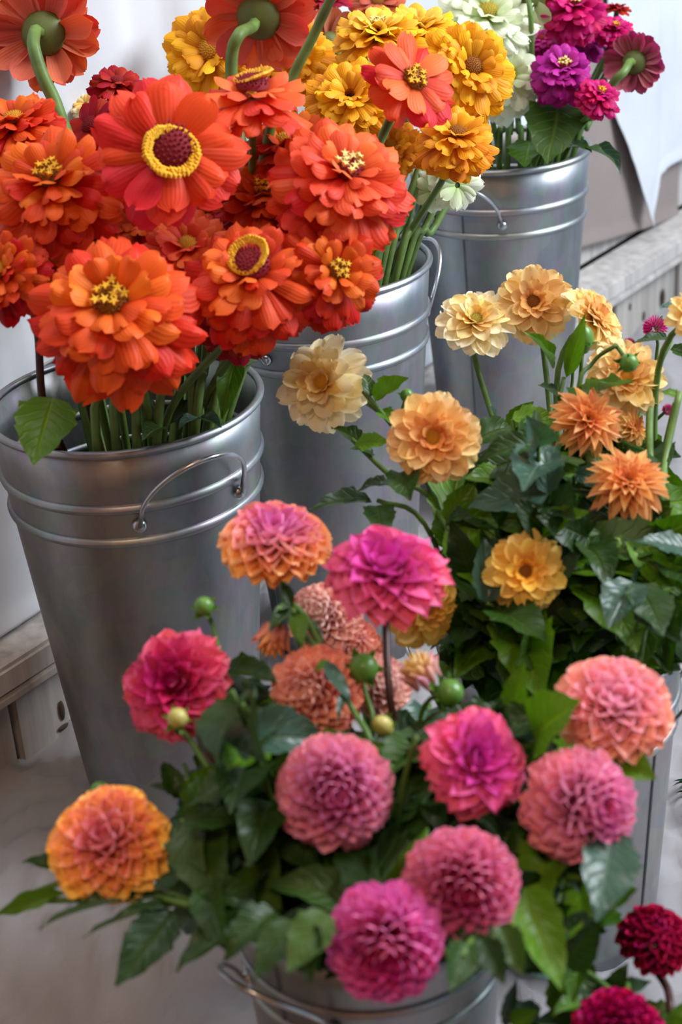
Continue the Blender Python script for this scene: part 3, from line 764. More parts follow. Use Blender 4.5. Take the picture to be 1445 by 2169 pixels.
Z('C', 'zin', 830, 315, 1.52, 130, (-.1, .3, .9), 'gold2', 'golden zinnia half hidden behind a slanting green stem', mat='petal_gold', center='disc_gold')
Z('C', 'zin', 795, 500, 1.52, 90, (.2, .1, .9), 'yellow', 'small yellow zinnia behind the star-florets orange zinnia', mat='petal_gold', center='disc_gold')
Z('C', 'zin', 610, 120, 1.56, 200, (0, .3, .9), 'gold', 'golden zinnia behind the coral zinnia seen from beneath', mat='petal_gold', center='disc_gold')
Z('C', 'zins', 695, 95, 1.64, 150, (-.3, .3, -.6), 'tan', 'dusty terracotta zinnia behind the slanting stem', center='disc_brown')
Z('C', 'zinl', 690, 5, 1.70, 110, (0, .7, .6), 'deepred', 'wine red zinnia with gold florets above the terracotta one', center='stars')
Z('C', 'zinl', 800, 10, 1.72, 130, (.0, .4, .6), 'tan', 'terracotta zinnia behind the bristly lemon one', center='disc_brown')
Z('C', 'zins', 865, 320, 1.60, 100, (-.2, .2, .8), 'lime', 'pale lime zinnia behind the green stems', mat='petal_white')
Z('C', 'zins', 968, 392, 1.50, 112, (.3, -.25, .8), 'white', 'white zinnia hanging beneath the orange gold one', mat='petal_white')
Z('C', 'zins', 915, 405, 1.52, 90, (-.3, -.3, .8), 'white', 'small white zinnia nestled against the green stems', mat='petal_white')
for k, (x, y, tx, ty) in enumerate(((905, 330, 838, 600), (940, 410, 880, 590), (925, 380, 862, 600), (890, 380, 812, 605))): pass
# ---- bucket B: magenta and white zinnias
Z('B', 'zin', 1030, 45, 1.74, 220, (.1, .5, .8), 'white', 'big ruffled white zinnia above the brown-disc golden one', mat='petal_white', center='disc_green')
Z('B', 'zin', 1066, 165, 1.74, 185, (.35, .1, .8), 'white', 'greenish white zinnia behind the large golden one', mat='petal_white', center='disc_green')
Z('B', 'zins', 1114, -8, 1.74, 158, (.0, .35, -.85), 'lime', 'pale green single zinnia facing away with spreading petals', mat='petal_white', dens=.85)
Z('B', 'zin', 1218, 22, 1.74, 150, (0, .6, .75), 'rose', 'magenta zinnia with dark red middle, topmost in its bucket', center='stars_p', droop=18)
Z('B', 'zin', 1238, 80, 1.80, 110, (.15, .1, .9), 'purple', 'purple zinnia squeezed under the topmost magenta one', center='disc_red', droop=10)
Z('B', 'zin', 1192, 152, 1.70, 148, (0, .55, .82), 'purple', 'domed magenta zinnia with a crown of cream florets', center='stars_p', droop=24, dens=1.15)
Z('B', 'zin', 1268, 205, 1.68, 104, (.25, .65, .7), 'rose', 'small bright magenta zinnia over the bucket rim', center='stars', droop=14)
Z('B', 'zin', 1302, 66, 1.76, 92, (.15, .7, .6), 'rose', 'rosy zinnia with tall gold tuft beside the curtain', center='stars', droop=16)
Z('B', 'zin', 1345, 132, 1.74, 122, (.4, .25, -.85), 'magenta', 'magenta zinnia turned away with olive calyx, beside the white drape', via=[(1322, 152, 1.705), (1300, 175, 1.71), (1265, 240, 1.74)], sr=.0045)
Z('B', 'zin', 1148, 88, 1.82, 90, (-.2, .4, .8), 'magenta', 'dark magenta zinnia shaded below the pale green one', center='disc_red',
  leaves=[(1170, 70, 1205, 60, 1.8, 1.77, .5, 'lance', 'leaf_zinnia', (0, .8, .5))])
Z('B', 'zinl', 1308, 18, 1.80, 60, (.1, .9, .3), 'deepred', 'dried zinnia head with yellow florets above the rosy one', center='stars')

# ---- bucket D: cream and peach dahlias
CR = dict(mat='petal_cream')
Z('D', 'cream', 688, 812, 1.24, 190, (-.42, .08, .9), 'cream', 'cream dahlia with amber heart touched by hanging orange petals', center='disc_gold', via=[(790, 860, 1.23), (880, 940, 1.2), (960, 1050, 1.17), (1050, 1250, 1.14)], **CR)
Z('D', 'cream', 918, 928, 1.13, 186, (-.08, .05, 1), 'peach', 'round two-tone dahlia with peach middle and pale cream outer petals', center='disc_gold', dens=1.2, **CR)
Z('D', 'cream', 1007, 684, 1.30, 162, (.05, .55, .8), 'cream', 'pale cream dahlia on a bare stem before the tall bucket', center='disc_green', via=[(1012, 780, 1.30), (1040, 870, 1.29), (1080, 1000, 1.26)], **CR)
Z('D', 'cream', 1132, 642, 1.30, 162, (-.22, .12, .95), 'creampeach', 'cream yellow dahlia with open brown-gold heart', center='disc_brown', **CR)
Z('D', 'cream', 1258, 678, 1.28, 155, (.7, .45, .5), 'creampeach', 'creamy layered dahlia in profile next to the open-hearted one', center='disc_gold', dens=1.3, **CR)
Z('D', 'cream', 1325, 806, 1.22, 168, (.05, .4, .9), 'creampeach', 'pale apricot dahlia with a green bud nodding before it', center='disc_gold', dens=1.1, **CR)
Z('D', 'point', 1243, 893, 1.17, 160, (.2, .35, .9), 'peach2', 'deep peach dahlia tilted over its thick green stem', dens=1.0, via=[(1240, 960, 1.18), (1255, 1010, 1.17)], sr=.0042, smat='stem_pale', **CR)
Z('D', 'point', 1335, 908, 1.21, 90, (.6, .2, .6), 'peach', 'small crumpled peach dahlia beside the tilted one', **CR)
Z('D', 'point', 1330, 1026, 1.10, 172, (.0, .55, .78), 'peach2', 'spiky pointed-petal peach dahlia', dens=1.1, **CR)
Z('D', 'cream', 1112, 1210, 1.06, 164, (0, .06, 1), 'butter', 'butter yellow dahlia facing out from the dark leaves', center='disc_brown', dens=1.0, **CR)
Z('D', 'cream', 893, 1290, 1.08, 160, (.45, -.05, .85), 'butter', 'butter yellow dahlia half behind the hot pink one', center='disc_gold', dens=1.2, **CR)
Z('D', 'cream', 1462, 678, 1.18, 110, (.5, .3, .7), 'creampeach', 'creamy dahlia beside the purple globe flower', center='disc_gold', **CR)

# ---- bucket E: pink dahlias
Z('E', 'wlily', 583, 1158, 1.03, 226, (.06, .85, .52), 'e_orange', 'orange dahlia with mauve pink top, seen in profile before the grey buckets', via=[(598, 1230, 1.04), (612, 1300, 1.03), (680, 1500, .97)])
Z('E', 'deco', 818, 1228, .97, 244, (0, .76, .65), 'e_hot', 'hot pink dahlia standing tall on a dark bare stem', smat='stem_dark', via=[(818, 1330, 1.0), (826, 1480, .98)])
Z('E', 'ball', 690, 1312, 1.06, 150, (-.2, .3, .8), 'e_pale', 'pale salmon dahlia behind the hot pink one')
Z('E', 'ball', 672, 1465, .98, 186, (-.35, .1, .85), 'e_salmon', 'salmon ball dahlia with a silvery leaf across it')
Z('E', 'balls', 806, 1455, 1.03, 118, (.3, .2, .8), 'e_pale', 'blush pink dahlia behind the dark bare stem')
Z('E', 'balls', 740, 1375, 1.07, 120, (.2, .1, .8), 'e_salmon', 'coral dahlia in the gap below the hot pink one')
Z('E', 'deco', 378, 1452, .98, 220, (-.2, .28, .9), 'e_mag', 'crimson pink dahlia beside the tall bucket of orange zinnias', smat='stem_dark', via=[(430, 1580, .99), (500, 1700, .95)])
Z('E', 'ball', 710, 1677, .90, 234, (.08, .1, 1), 'e_pink', 'rosy salmon ball dahlia with drops on its swirled heart')
Z('E', 'deco', 1000, 1618, .90, 222, (.35, .35, .85), 'e_hot', 'loose bright pink dahlia tipped sideways')
Z('E', 'wlily', 1298, 1505, .93, 236, (.03, .62, .75), 'e_pkpeach', 'scalloped peach pink dahlia leaning on the grey bucket')
Z('E', 'ball', 1222, 1706, .89, 232, (.42, .12, .85), 'e_pink', 'pink ball dahlia beside a drooping bluish leaf')
Z('E', 'ball', 976, 1875, .85, 234, (.05, .06, 1), 'e_ball', 'round rose pink ball dahlia with deep crimson heart')
Z('E', 'ball', 816, 1992, .83, 236, (0, -.1, 1), 'e_viol', 'violet pink ball dahlia hanging over the small bucket rim')
Z('E', 'wlily', 234, 1792, .92, 244, (-.08, .55, .8), 'e_sun', 'yellow orange dahlia with pink crown out over the cloth', via=[(300, 1870, .95), (480, 1930, .90)])
Z('E', 'half', 905, 1440, .99, 100, (-.5, .75, .3), 'halfopen', 'half-open yellow dahlia with lilac tips beside a knobbly bud')
Z('E', 'half', 585, 1335, 1.0, 90, (-.25, -.8, .4), 'wilt', 'wilted yellow dahlia nodding down below the orange mauve one', via=[(640, 1300, 1.0), (690, 1430, .99)])
# ---- bucket F
Z('F', 'maroon', 1386, 1995, .95, 152, (.1, .68, .7), 'maroon', 'maroon honeycomb dahlia on a straight brown stem', mat='petal_rim', smat='stem_dark', via=[(1412, 2090, .95), (1425, 2160, .93)])
Z('F', 'ball', 1308, 2200, .88, 190, (.0, .4, .9), 'wine', 'wine magenta ball dahlia below the honeycomb one', mat='petal_rim')

# ---- globe amaranths
GP = [s2l((214, 60, 150)), s2l((190, 20, 120))]
def globe(px, py, d, dia, n, label):
    c = at(px, py, d); n = cdir(*n); Rr = dia / 2 * d / F
    random.seed(int(px)); FL.append((px, py, dia / 2, d))
    path, foot = stem_path('D', c - n * Rr * .8, n)
    root = thing('globe_amaranth', foot, label, 'globe amaranth', 'globe amaranths among the cream dahlias')
    for i in range(130):
        z = 1 - 2 * (i + .5) / 130 * .86; r = math.sqrt(1 - z * z); a = i * 2.39996
        e1 = n.orthogonal().normalized(); e2 = n.cross(e1)
        X = (e1 * r * math.cos(a) + e2 * r * math.sin(a) + n * (z + .35)).normalized(); dd = e1 * r * math.cos(a) + e2 * r * math.sin(a) + n * z
        Y = X.orthogonal().normalized(); Zz = X.cross(Y)
        obj('bract', petal('point', 'petal_pink'), root, frame(c + dd * Rr * .45, X * Rr * .62, Y * Rr * .22, Zz * Rr * .3), stops(GP, random.random()))
    obj('stem', tube(path, .0014, .0016, 6, 'stem', M['stem']), root)
    for s in (-1, 1):
        t = c - n * Rr * .7; x = n.orthogonal().normalized() * s
        obj('leaf', leafm('lance', 'leaf_light'), root, leaf_frame(t, t + (x + n * .5).normalized() * Rr * 1.5, n, .4))
globe(1388, 695, 1.30, 52, (-.3, .4, .8), 'magenta globe amaranth beside the plank wall')
globe(1332, 730, 1.31, 30, (.2, .5, .7), 'tiny magenta globe amaranth above the pale apricot dahlia')
globe(1415, 868, 1.24, 26, (.3, .3, .8), 'tiny magenta globe amaranth right of the pale apricot dahlia')
globe(1212, 745, 1.32, 24, (-.2, .5, .8), 'tiny magenta globe amaranth under the profile creamy dahlia')

# ---- buds
def bud(bk, px, py, d, dia, n, label, mat='bud', via=None, sepals=6, smat='stem', el=1.0):
    c = at(px, py, d); n = cdir(*n); Rr = dia / 2 * d / F
    random.seed(int(px + py)); FL.append((px, py, dia / 2, d))
    path, foot = stem_path(bk, c - n * Rr, n, via)
    root = thing('dahlia_bud', foot, label, 'bud', 'dahlia buds')
    x = n.orthogonal().normalized(); y = n.cross(x)
    obj('bud', BUDM[mat], root, frame(c, x * Rr, y * Rr, n * Rr * el))
    for k in range(sepals):
        a = 6.283 * k / sepals; rd = x * math.cos(a) + y * math.sin(a)
        b = c - n * Rr * .7 + rd * Rr * .35; t = b + (rd * .9 + n * random.uniform(.1, .7)).normalized() * Rr * 1.4
        obj('sepal', leafm('lance', 'leaf_light'), root, leaf_frame(b, t, n - rd * .3, .42))
    obj('stem', tube(path, .0016, .002, 6, 'stem', M[smat]), root)
bud('E', 770, 1415, .97, 66, (.1, .2, 1), 'fat round green bud on the dark bare stem', via=[(775, 1470, .98), (790, 1560, .97)])
bud('E', 812, 1538, .95, 44, (-.5, .5, .6), 'slim yellowish bud below the blush pink dahlia', 'bud_yellow', el=1.3)
bud('E', 376, 1522, .94, 46, (.1, .5, .8), 'yellow-green bud nodding in front of the crimson pink dahlia', 'bud_yellow', via=[(400, 1565, .96), (480, 1690, .95)])
bud('E', 952, 1468, .97, 62, (.6, .2, .7), 'knobbly pale green bud beside the half-open yellow dahlia', sepals=9)
bud('D', 862, 838, 1.22, 30, (.2, .7, .6), 'tiny green bud above the round two-tone dahlia', via=[(850, 880, 1.2), (900, 1010, 1.18)])
bud('D', 1332, 768, 1.17, 42, (.3, -.6, .6), 'dark green bud nodding over the pale apricot dahlia', via=[(1300, 735, 1.18), (1255, 770, 1.19), (1225, 860, 1.19)])
bud('D', 1235, 720, 1.25, 46, (0, .9, .3), 'upright green bud between the creamy profile dahlia and leaves', el=1.4)
bud('E', 432, 1285, 1.0, 44, (-.2, .6, .7), 'dark leafy bud close to the tall bucket side', via=[(470, 1400, .99), (520, 1600, .96)])
bud('E', 212, 1678, .99, 46, (-.2, .8, .5), 'leafy green bud behind the yellow orange dahlia', via=[(300, 1760, .97), (480, 1880, .92)])

# ------------------------------------------------------------------ foliage
def clear(pts, poly, margin=.96):
    for p in pts:
        x, y, z = proj(p)
        if poly and not pipoly((x, y), poly): return False
        for (fx, fy, fr, fd) in FL:
            if z < fd + .012 and (x - fx) ** 2 + (y - fy) ** 2 < (fr * margin) ** 2: return False
    return True
def sprig(bk, pts, leaves, label, mat='leaf', cat='leafy stem', group=None, sr=.0018, smat='stem', name='leafy_stem'):
    """hand-set leafy stem: pts (px,py,depth) from tip down, leaves (base x,y, tip x,y, d0, d1, width ratio, kind, material, normal)"""
    P = [at(*p) for p in pts]; random.seed(int(pts[0][0] * 3 + pts[0][1]))
    en, foot = entry(bk, P[0])
    root = thing(name, foot, label, cat, group)
    obj('stem', tube(catmull(P + [en, foot], 5), sr, sr * 1.3, 6, 'stem', M[smat]), root)
    for (bx, by, tx, ty, d0, d1, wr, kd, mt, nn) in leaves:
        obj('leaf', leafm(kd, mt), root, leaf_frame(at(bx, by, d0), at(tx, ty, d1), cdir(*nn), wr))
    return root
up_ = (0, .7, .7)
# bucket A: leaves at the rim
sprig('A', [(100, 850, 1.22), (112, 900, 1.22), (122, 945, 1.24)], [(112, 842, 72, 985, 1.185, 1.15, .72, 'flat', 'leaf_light', (.1, .15, 1))], 'yellow-green leaf folded over the zinc rim under the orange zinnias', smat='stem_dark')
sprig('A', [(340, 850, 1.3), (350, 900, 1.3)], [(350, 900, 400, 845, 1.29, 1.30, .6, 'flat', 'leaf_zinnia', up_), (350, 905, 300, 935, 1.27, 1.24, .5, 'lance', 'leaf_zinnia', up_)], 'dark zinnia leaves inside the tall orange-zinnia bucket')
sprig('A', [(430, 830, 1.3), (425, 890, 1.29)], [(425, 885, 470, 905, 1.27, 1.25, .45, 'lance', 'leaf_grey', up_), (422, 888, 375, 910, 1.27, 1.25, .45, 'lance', 'leaf_grey', up_), (505, 740, 470, 890, 1.29, 1.28, .35, 'lance', 'leaf_light', (0, .2, 1))], 'bluish zinnia leaves among the pale stems of the orange bunch')
# bucket B leaves
sprig('B', [(1200, 200, 1.74), (1195, 260, 1.76)], [(1185, 212, 1160, 348, 1.74, 1.68, .62, 'flat', 'leaf_zinnia', (0, .3, 1)), (1150, 205, 1112, 222, 1.76, 1.74, .5, 'lance', 'leaf_zinnia', up_)], 'broad dark leaf hanging below the domed magenta zinnia')
sprig('B', [(1112, 300, 1.77), (1118, 340, 1.77)], [(1122, 300, 1112, 352, 1.76, 1.72, .8, 'flat', 'leaf_light', (-.2, .4, 1))], 'small heart-shaped leaf at the rim of the magenta bucket')
sprig('B', [(1235, 290, 1.77), (1225, 310, 1.78)], [(1205, 312, 1255, 322, 1.76, 1.73, .45, 'lance', 'leaf_zinnia', (0, .6, .8)), (1240, 316, 1320, 368, 1.74, 1.70, .2, 'lance', 'leaf_grey', (.3, .7, .6))], 'narrow pale-tipped leaf reaching out over the magenta bucket rim')
sprig('B', [(1300, 100, 1.79), (1285, 150, 1.79)], [(1275, 100, 1292, 135, 1.78, 1.76, .4, 'lance', 'leaf_grey', (.4, .3, .8)), (1300, 165, 1270, 150, 1.79, 1.79, .5, 'lance', 'leaf_zinnia', up_)], 'folded green leaf between the rosy and the turned-away magenta zinnias')
# thicker bare stems in bucket C
def at_z(px, py, z):
    q = at(px, py, 1) - CAMP; return CAMP + q * ((z - CAMP.z) / q.z)
def cut_stems(bk, group, label, mat, rr, lst):
    b_ = BK[bk]
    for (x0, y0, x1, y1) in lst:
        b = at_z(x1, y1, b_['h']); v = (b - b_['c']); v.z = 0
        if v.length > b_['Rt'] * .86: b = b_['c'] + v.normalized() * b_['Rt'] * .86 + UZ * b_['h']; v = v.normalized() * b_['Rt'] * .86
        a = at(x0, y0, proj(b)[2] + .015)
        dr = (b - a).normalized(); foot = b + dr * ((b.z - .06) / max(-dr.z, .2)); w_ = foot - b_['c']; w_.z = 0
        if w_.length > b_['Rb'] * .85: foot = b_['c'] + w_.normalized() * b_['Rb'] * .85 + UZ * .06
        r_ = thing('cut_stem', foot, label, 'stem', group)
        m_ = a.lerp(b, .5) + Vector((random.uniform(-.004, .004), 0, 0))
        obj('stem', tube(catmull([a, m_, b, foot], 4), rr, rr * 1.08, 7, 'stem', M[mat]), r_)
random.seed(3)
cut_stems('C', 'bare green stems leaning out of the golden zinnia bucket', 'bare green zinnia stem leaning out over the middle bucket rim', 'stem_pale', .0036,
          ((905, 340, 838, 602), (940, 400, 880, 580), (925, 370, 862, 590), (890, 350, 815, 605), (955, 420, 893, 570), (850, 480, 795, 605)))
cut_stems('A', 'pale stems standing in the orange zinnia bucket', 'pale green zinnia stem standing in the bucket under orange petals', 'stem_pale', .0036,
          ((400, 640, 408, 905), (440, 650, 420, 910), (520, 640, 470, 900), (560, 620, 490, 890), (590, 620, 505, 885), (612, 630, 520, 870), (480, 640, 462, 890), (400, 620, 335, 935), (240, 700, 205, 945), (270, 700, 245, 948), (300, 700, 290, 940)))
cut_stems('B', 'upright stems in the magenta zinnia bucket', 'green stem standing in the bucket of magenta zinnias', 'stem', .0034,
          ((1062, 215, 1058, 340), (1095, 215, 1103, 345), (1128, 190, 1122, 345), (1150, 190, 1138, 340), (1220, 220, 1180, 336), (1262, 225, 1225, 322), (1085, 220, 1075, 345)))

# prominent leaves of the dahlia buckets
H = lambda *a, **k: sprig(*a, **k)
H('D', [(770, 830, 1.22), (830, 900, 1.2), (930, 1030, 1.17)], [(795, 850, 865, 800, 1.22, 1.20, .45, 'dahlia', 'leaf_light', (0, .6, .8)), (785, 840, 775, 790, 1.22, 1.23, .5, 'dahlia', 'leaf', (0, .3, 1)), (805, 870, 845, 905, 1.21, 1.19, .5, 'flat', 'leaf_light', (.2, .3, 1))], 'fresh green leaves between the amber-hearted cream dahlia and two-tone dahlia')
H('D', [(745, 930, 1.2), (830, 1010, 1.18), (930, 1080, 1.16)], [(770, 940, 700, 905, 1.20, 1.22, .45, 'dahlia', 'leaf', (0, .5, .8)), (750, 945, 825, 935, 1.19, 1.17, .5, 'flat', 'leaf_light', (0, .6, .8)), (790, 965, 740, 950, 1.19, 1.18, .5, 'dahlia', 'leaf', up_)], 'leaf cluster hanging under the amber-hearted cream dahlia')
H('D', [(800, 1060, 1.15), (900, 1110, 1.14)], [(785, 1062, 650, 1082, 1.15, 1.13, .4, 'dahlia', 'leaf', (0, .7, .7)), (800, 1070, 812, 1140, 1.14, 1.11, .6, 'flat', 'leaf', (0, .3, 1)), (830, 1030, 755, 1040, 1.15, 1.14, .45, 'dahlia', 'leaf', up_), (850, 1000, 870, 1060, 1.14, 1.11, .7, 'dahlia', 'leaf', (0, .4, .9))], 'serrated dark leaves in front of the grey middle bucket')
H('D', [(920, 1080, 1.15), (960, 1150, 1.13)], [(935, 1090, 900, 1015, 1.15, 1.16, .3, 'lance', 'leaf_grey', (-.5, .3, .8)), (945, 1100, 1010, 1020, 1.14, 1.14, .5, 'flat', 'leaf_light', (0, .4, .9)), (950, 1105, 1000, 1095, 1.13, 1.11, .5, 'dahlia', 'leaf', up_)], 'curled bluish and bright leaves under the two-tone dahlia')
H('D', [(1195, 800, 1.25), (1180, 860, 1.24), (1150, 960, 1.2)], [(1170, 780, 1110, 700, 1.25, 1.22, .22, 'lance', 'leaf_light', (.3, .5, .8)), (1190, 850, 1140, 815, 1.25, 1.23, .6, 'dahlia', 'leaf', up_), (1200, 800, 1240, 665, 1.25, 1.23, .26, 'lance', 'leaf_light', (0, .1, 1)), (1215, 850, 1340, 810, 1.22, 1.15, .32, 'flat', 'leaf_light', (0, .7, .7))], 'slender bright leaves rising between the creamy dahlias')
H('D', [(1060, 900, 1.26), (1090, 980, 1.22)], [(1050, 890, 1035, 860, 1.26, 1.25, .8, 'dahlia', 'leaf_grey', up_), (1075, 905, 1130, 850, 1.25, 1.24, .5, 'flat', 'leaf_light', (0, .3, 1)), (1070, 910, 1030, 935, 1.24, 1.21, .6, 'dahlia', 'leaf_light', up_), (1085, 950, 1145, 870, 1.24, 1.22, .3, 'lance', 'leaf', (0, .3, 1))], 'leaf tuft beside the bare stem of the pale cream dahlia')
H('D', [(1420, 720, 1.24), (1385, 800, 1.23), (1376, 900, 1.2), (1370, 1080, 1.15)], [(1445, 660, 1400, 650, 1.2, 1.18, .5, 'flat', 'leaf_grey', (-.3, .5, .8)), (1415, 720, 1340, 728, 1.25, 1.24, .35, 'dahlia', 'leaf', up_), (1420, 740, 1480, 770, 1.23, 1.22, .5, 'dahlia', 'leaf', up_)], 'arching bare stem with bluish leaf beside the globe amaranth', sr=.0026, smat='stem_pale')
H('D', [(1440, 830, 1.18), (1412, 960, 1.17), (1395, 1080, 1.14)], [(1440, 840, 1400, 830, 1.2, 1.2, .6, 'flat', 'leaf_light', up_)], 'pale slanting stem right of the spiky peach dahlia', sr=.0026, smat='stem_pale')
H('D', [(1150, 1110, 1.08), (1130, 1180, 1.1)], [(1120, 1150, 1245, 1082, 1.08, 1.04, .42, 'flat', 'leaf_light', (0, .6, .8)), (1170, 1230, 1235, 1155, 1.07, 1.06, .35, 'flat', 'leaf_grey', (.3, .3, .9))], 'broad light green leaf above the butter yellow dahlia')
H('D', [(1345, 1240, 1.04), (1350, 1330, 1.04)], [(1340, 1235, 1290, 1330, 1.03, 1.0, .65, 'dahlia', 'leaf_grey', (-.2, .4, .9)), (1355, 1240, 1405, 1345, 1.03, .99, .6, 'flat', 'leaf', (.2, .4, .9)), (1350, 1300, 1445, 1360, 1.03, 1.0, .5, 'dahlia', 'leaf', up_)], 'drooping silvery leaf below the spiky peach dahlia')
H('E', [(1085, 1490, .97), (1080, 1560, .95)], [(1085, 1530, 1110, 1400, .97, .96, .42, 'flat', 'leaf_light', (-.5, .2, .8)), (1040, 1520, 1000, 1470, .97, .98, .3, 'lance', 'leaf_grey', (-.4, .5, .7))], 'upright bright leaf with folded edge above the tipped pink dahlia')
H('E', [(1160, 1530, .94), (1150, 1600, .93)], [(1130, 1560, 1230, 1485, .93, .88, .62, 'flat', 'leaf_light', (-.1, .4, .9)), (1280, 1600, 1390, 1650, .93, .90, .62, 'dahlia', 'leaf_light', (0, .5, .9))], 'jagged green leaves either side of the scalloped peach pink dahlia')
H('E', [(1270, 1790, .89), (1240, 1860, .88)], [(1300, 1765, 1265, 1950, .88, .83, .5, 'flat', 'leaf_grey', (.2, .6, .7)), (1230, 1900, 1350, 1885, .88, .86, .75, 'flat', 'leaf_light', (.1, .5, .9)), (1290, 1850, 1362, 1832, .91, .9, .4, 'dahlia', 'leaf_light', up_)], 'drooping bluish leaf beside the pink ball dahlia')
H('E', [(720, 1440, .95), (745, 1500, .95), (790, 1600, .93)], [(690, 1400, 745, 1490, .95, .93, .28, 'lance', 'leaf_grey', (-.3, .6, .7)), (745, 1470, 715, 1530, .94, .92, .3, 'lance', 'leaf_grey', (-.3, .5, .8)), (700, 1405, 665, 1425, .95, .95, .6, 'dahlia', 'leaf_light', up_)], 'silvery narrow leaves crossing the salmon ball dahlia')
H('E', [(620, 1290, 1.0), (640, 1340, .99), (690, 1430, .98)], [(615, 1290, 575, 1300, 1.0, .99, .4, 'lance', 'leaf_light', up_), (620, 1285, 600, 1235, 1.0, 1.01, .4, 'lance', 'leaf', (0, .3, 1)), (630, 1300, 640, 1370, .99, .97, .45, 'lance', 'leaf_light', (0, .4, 1)), (625, 1295, 570, 1335, 1.0, .98, .5, 'dahlia', 'leaf', up_), (660, 1310, 690, 1370, 1.0, .99, .2, 'lance', 'leaf_grey', (.4, .4, .8))], 'green leaf rosette below the profile orange mauve dahlia')
H('E', [(520, 1440, 1.0), (560, 1560, .97)], [(480, 1420, 600, 1450, 1.0, .97, .45, 'flat', 'leaf', (.1, .5, .9)), (470, 1460, 530, 1510, 1.0, .99, .35, 'lance', 'leaf_grey', up_)], 'large dark leaf beside the crimson pink dahlia')
H('E', [(390, 1620, .98), (430, 1700, .95)], [(385, 1690, 345, 1610, .97, .98, .5, 'dahlia', 'leaf', (0, .3, 1)), (380, 1680, 315, 1665, .97, .97, .55, 'dahlia', 'leaf', up_)], 'small forked leaf against the lower side of the tall bucket')
H('E', [(150, 1860, .93), (60, 1905, .93), (300, 1900, .93)], [(150, 1850, 45, 1825, .94, .93, .55, 'dahlia', 'leaf', up_), (140, 1890, -10, 1940, .93, .92, .2, 'lance', 'leaf_light', up_)], 'long side shoot stretching out under the yellow orange dahlia')
H('E', [(330, 1900, .9), (420, 1920, .89)], [(330, 1900, 75, 1965, .91, .89, .22, 'dahlia', 'leaf', up_), (380, 1920, 170, 1985, .90, .88, .2, 'dahlia', 'leaf', up_), (370, 1930, 245, 2090, .89, .86, .5, 'flat', 'leaf', (-.1, .4, .9)), (500, 1970, 370, 2060, .87, .85, .5, 'dahlia', 'leaf', up_)], 'dark pointed leaves drooping over the table edge')
H('E', [(410, 1740, .93), (470, 1850, .91)], [(400, 1730, 470, 1920, .92, .88, .6, 'flat', 'leaf_zinnia', (-.2, .5, .8)), (520, 1700, 480, 1820, .92, .9, .6, 'flat', 'leaf', up_)], 'big olive leaf right of the yellow orange dahlia')
H('E', [(1040, 2000, .84), (1000, 2050, .83)], [(940, 2010, 1110, 2030, .83, .82, .7, 'flat', 'leaf', (0, .6, .8)), (1110, 1880, 1190, 2100, .87, .83, .45, 'flat', 'leaf_light', (-.2, .3, .9))], 'broad dark leaf spreading over the small bucket rim')
H('F', [(1200, 2080, .92), (1230, 2140, .9)], [(1190, 2160, 1200, 2010, .92, .92, .45, 'flat', 'leaf_light', (-.3, .2, .9)), (1180, 2000, 1270, 2130, .93, .91, .5, 'flat', 'leaf_zinnia', (.1, .4, .9)), (1230, 2130, 1170, 2150, .9, .88, .5, 'dahlia', 'leaf_light', up_)], 'bright serrated leaves left of the wine magenta dahlia')
H('F', [(1330, 2080, .93), (1340, 2140, .91)], [(1290, 2110, 1330, 2040, .93, .93, .5, 'flat', 'leaf', (-.3, .3, .9)), (1300, 2110, 1380, 2080, .93, .92, .55, 'flat', 'leaf_grey', (.1, .7, .7)), (1420, 2180, 1455, 2120, .92, .92, .5, 'dahlia', 'leaf_light', up_)], 'silvery leaf below the maroon honeycomb dahlia')
H('F', [(1080, 2150, .9), (1120, 2180, .89)], [(1070, 2175, 1095, 2075, .88, .89, .3, 'flat', 'leaf_grey', (-.3, .4, .9)), (1090, 2180, 1140, 2140, .88, .87, .6, 'dahlia', 'leaf_light', up_)], 'pale leaf tips between the two small buckets')
H('E', [(600, 1960, .83), (640, 1980, .82)], [(620, 1950, 540, 2075, .82, .80, .55, 'flat', 'leaf', (-.1, .5, .9)), (640, 1960, 660, 2085, .81, .79, .6, 'dahlia', 'leaf', (0, .5, .9)), (580, 1930, 470, 2040, .84, .82, .5, 'dahlia', 'leaf', (-.1, .6, .8)), (690, 1930, 610, 2060, .81, .79, .6, 'flat', 'leaf_zinnia', (0, .5, .9))], 'dark leaves hanging over the small bucket beside the violet pink dahlia')
H('E', [(1000, 1990, .82), (960, 2030, .81)], [(990, 2000, 950, 2100, .81, .79, .6, 'flat', 'leaf', (0, .5, .9)), (1020, 1990, 1070, 2085, .82, .80, .55, 'dahlia', 'leaf', (0, .5, .9)), (1060, 1960, 1110, 2070, .83, .81, .5, 'dahlia', 'leaf_zinnia', (0, .5, .9))], 'dark leaves hanging below the rose pink ball dahlia')
# a needle-leaved plant past the right bucket
a, b = at_z(1530, 1800, .010), at_z(1456, 1650, .014)
t_ = thing('rosemary_sprig', a, 'spiky dark green sprig lying on the cloth beyond the dahlia bucket', 'herb sprig')
random.seed(5)
obj('stem', tube([a, a.lerp(b, .5), b], .002, .0012, 6, 'stem', M['stem']), t_)
for i in range(34):
    q = a.lerp(b, random.uniform(.05, 1)); dv = Vector((random.uniform(-1, .6), random.uniform(-.6, .9), random.uniform(-.02, .35))).normalized()
    obj('leaf', leafm('lance', 'leaf_grey'), t_, leaf_frame(q, q + dv * random.uniform(.014, .024), cdir(0, .5, .8), .16))

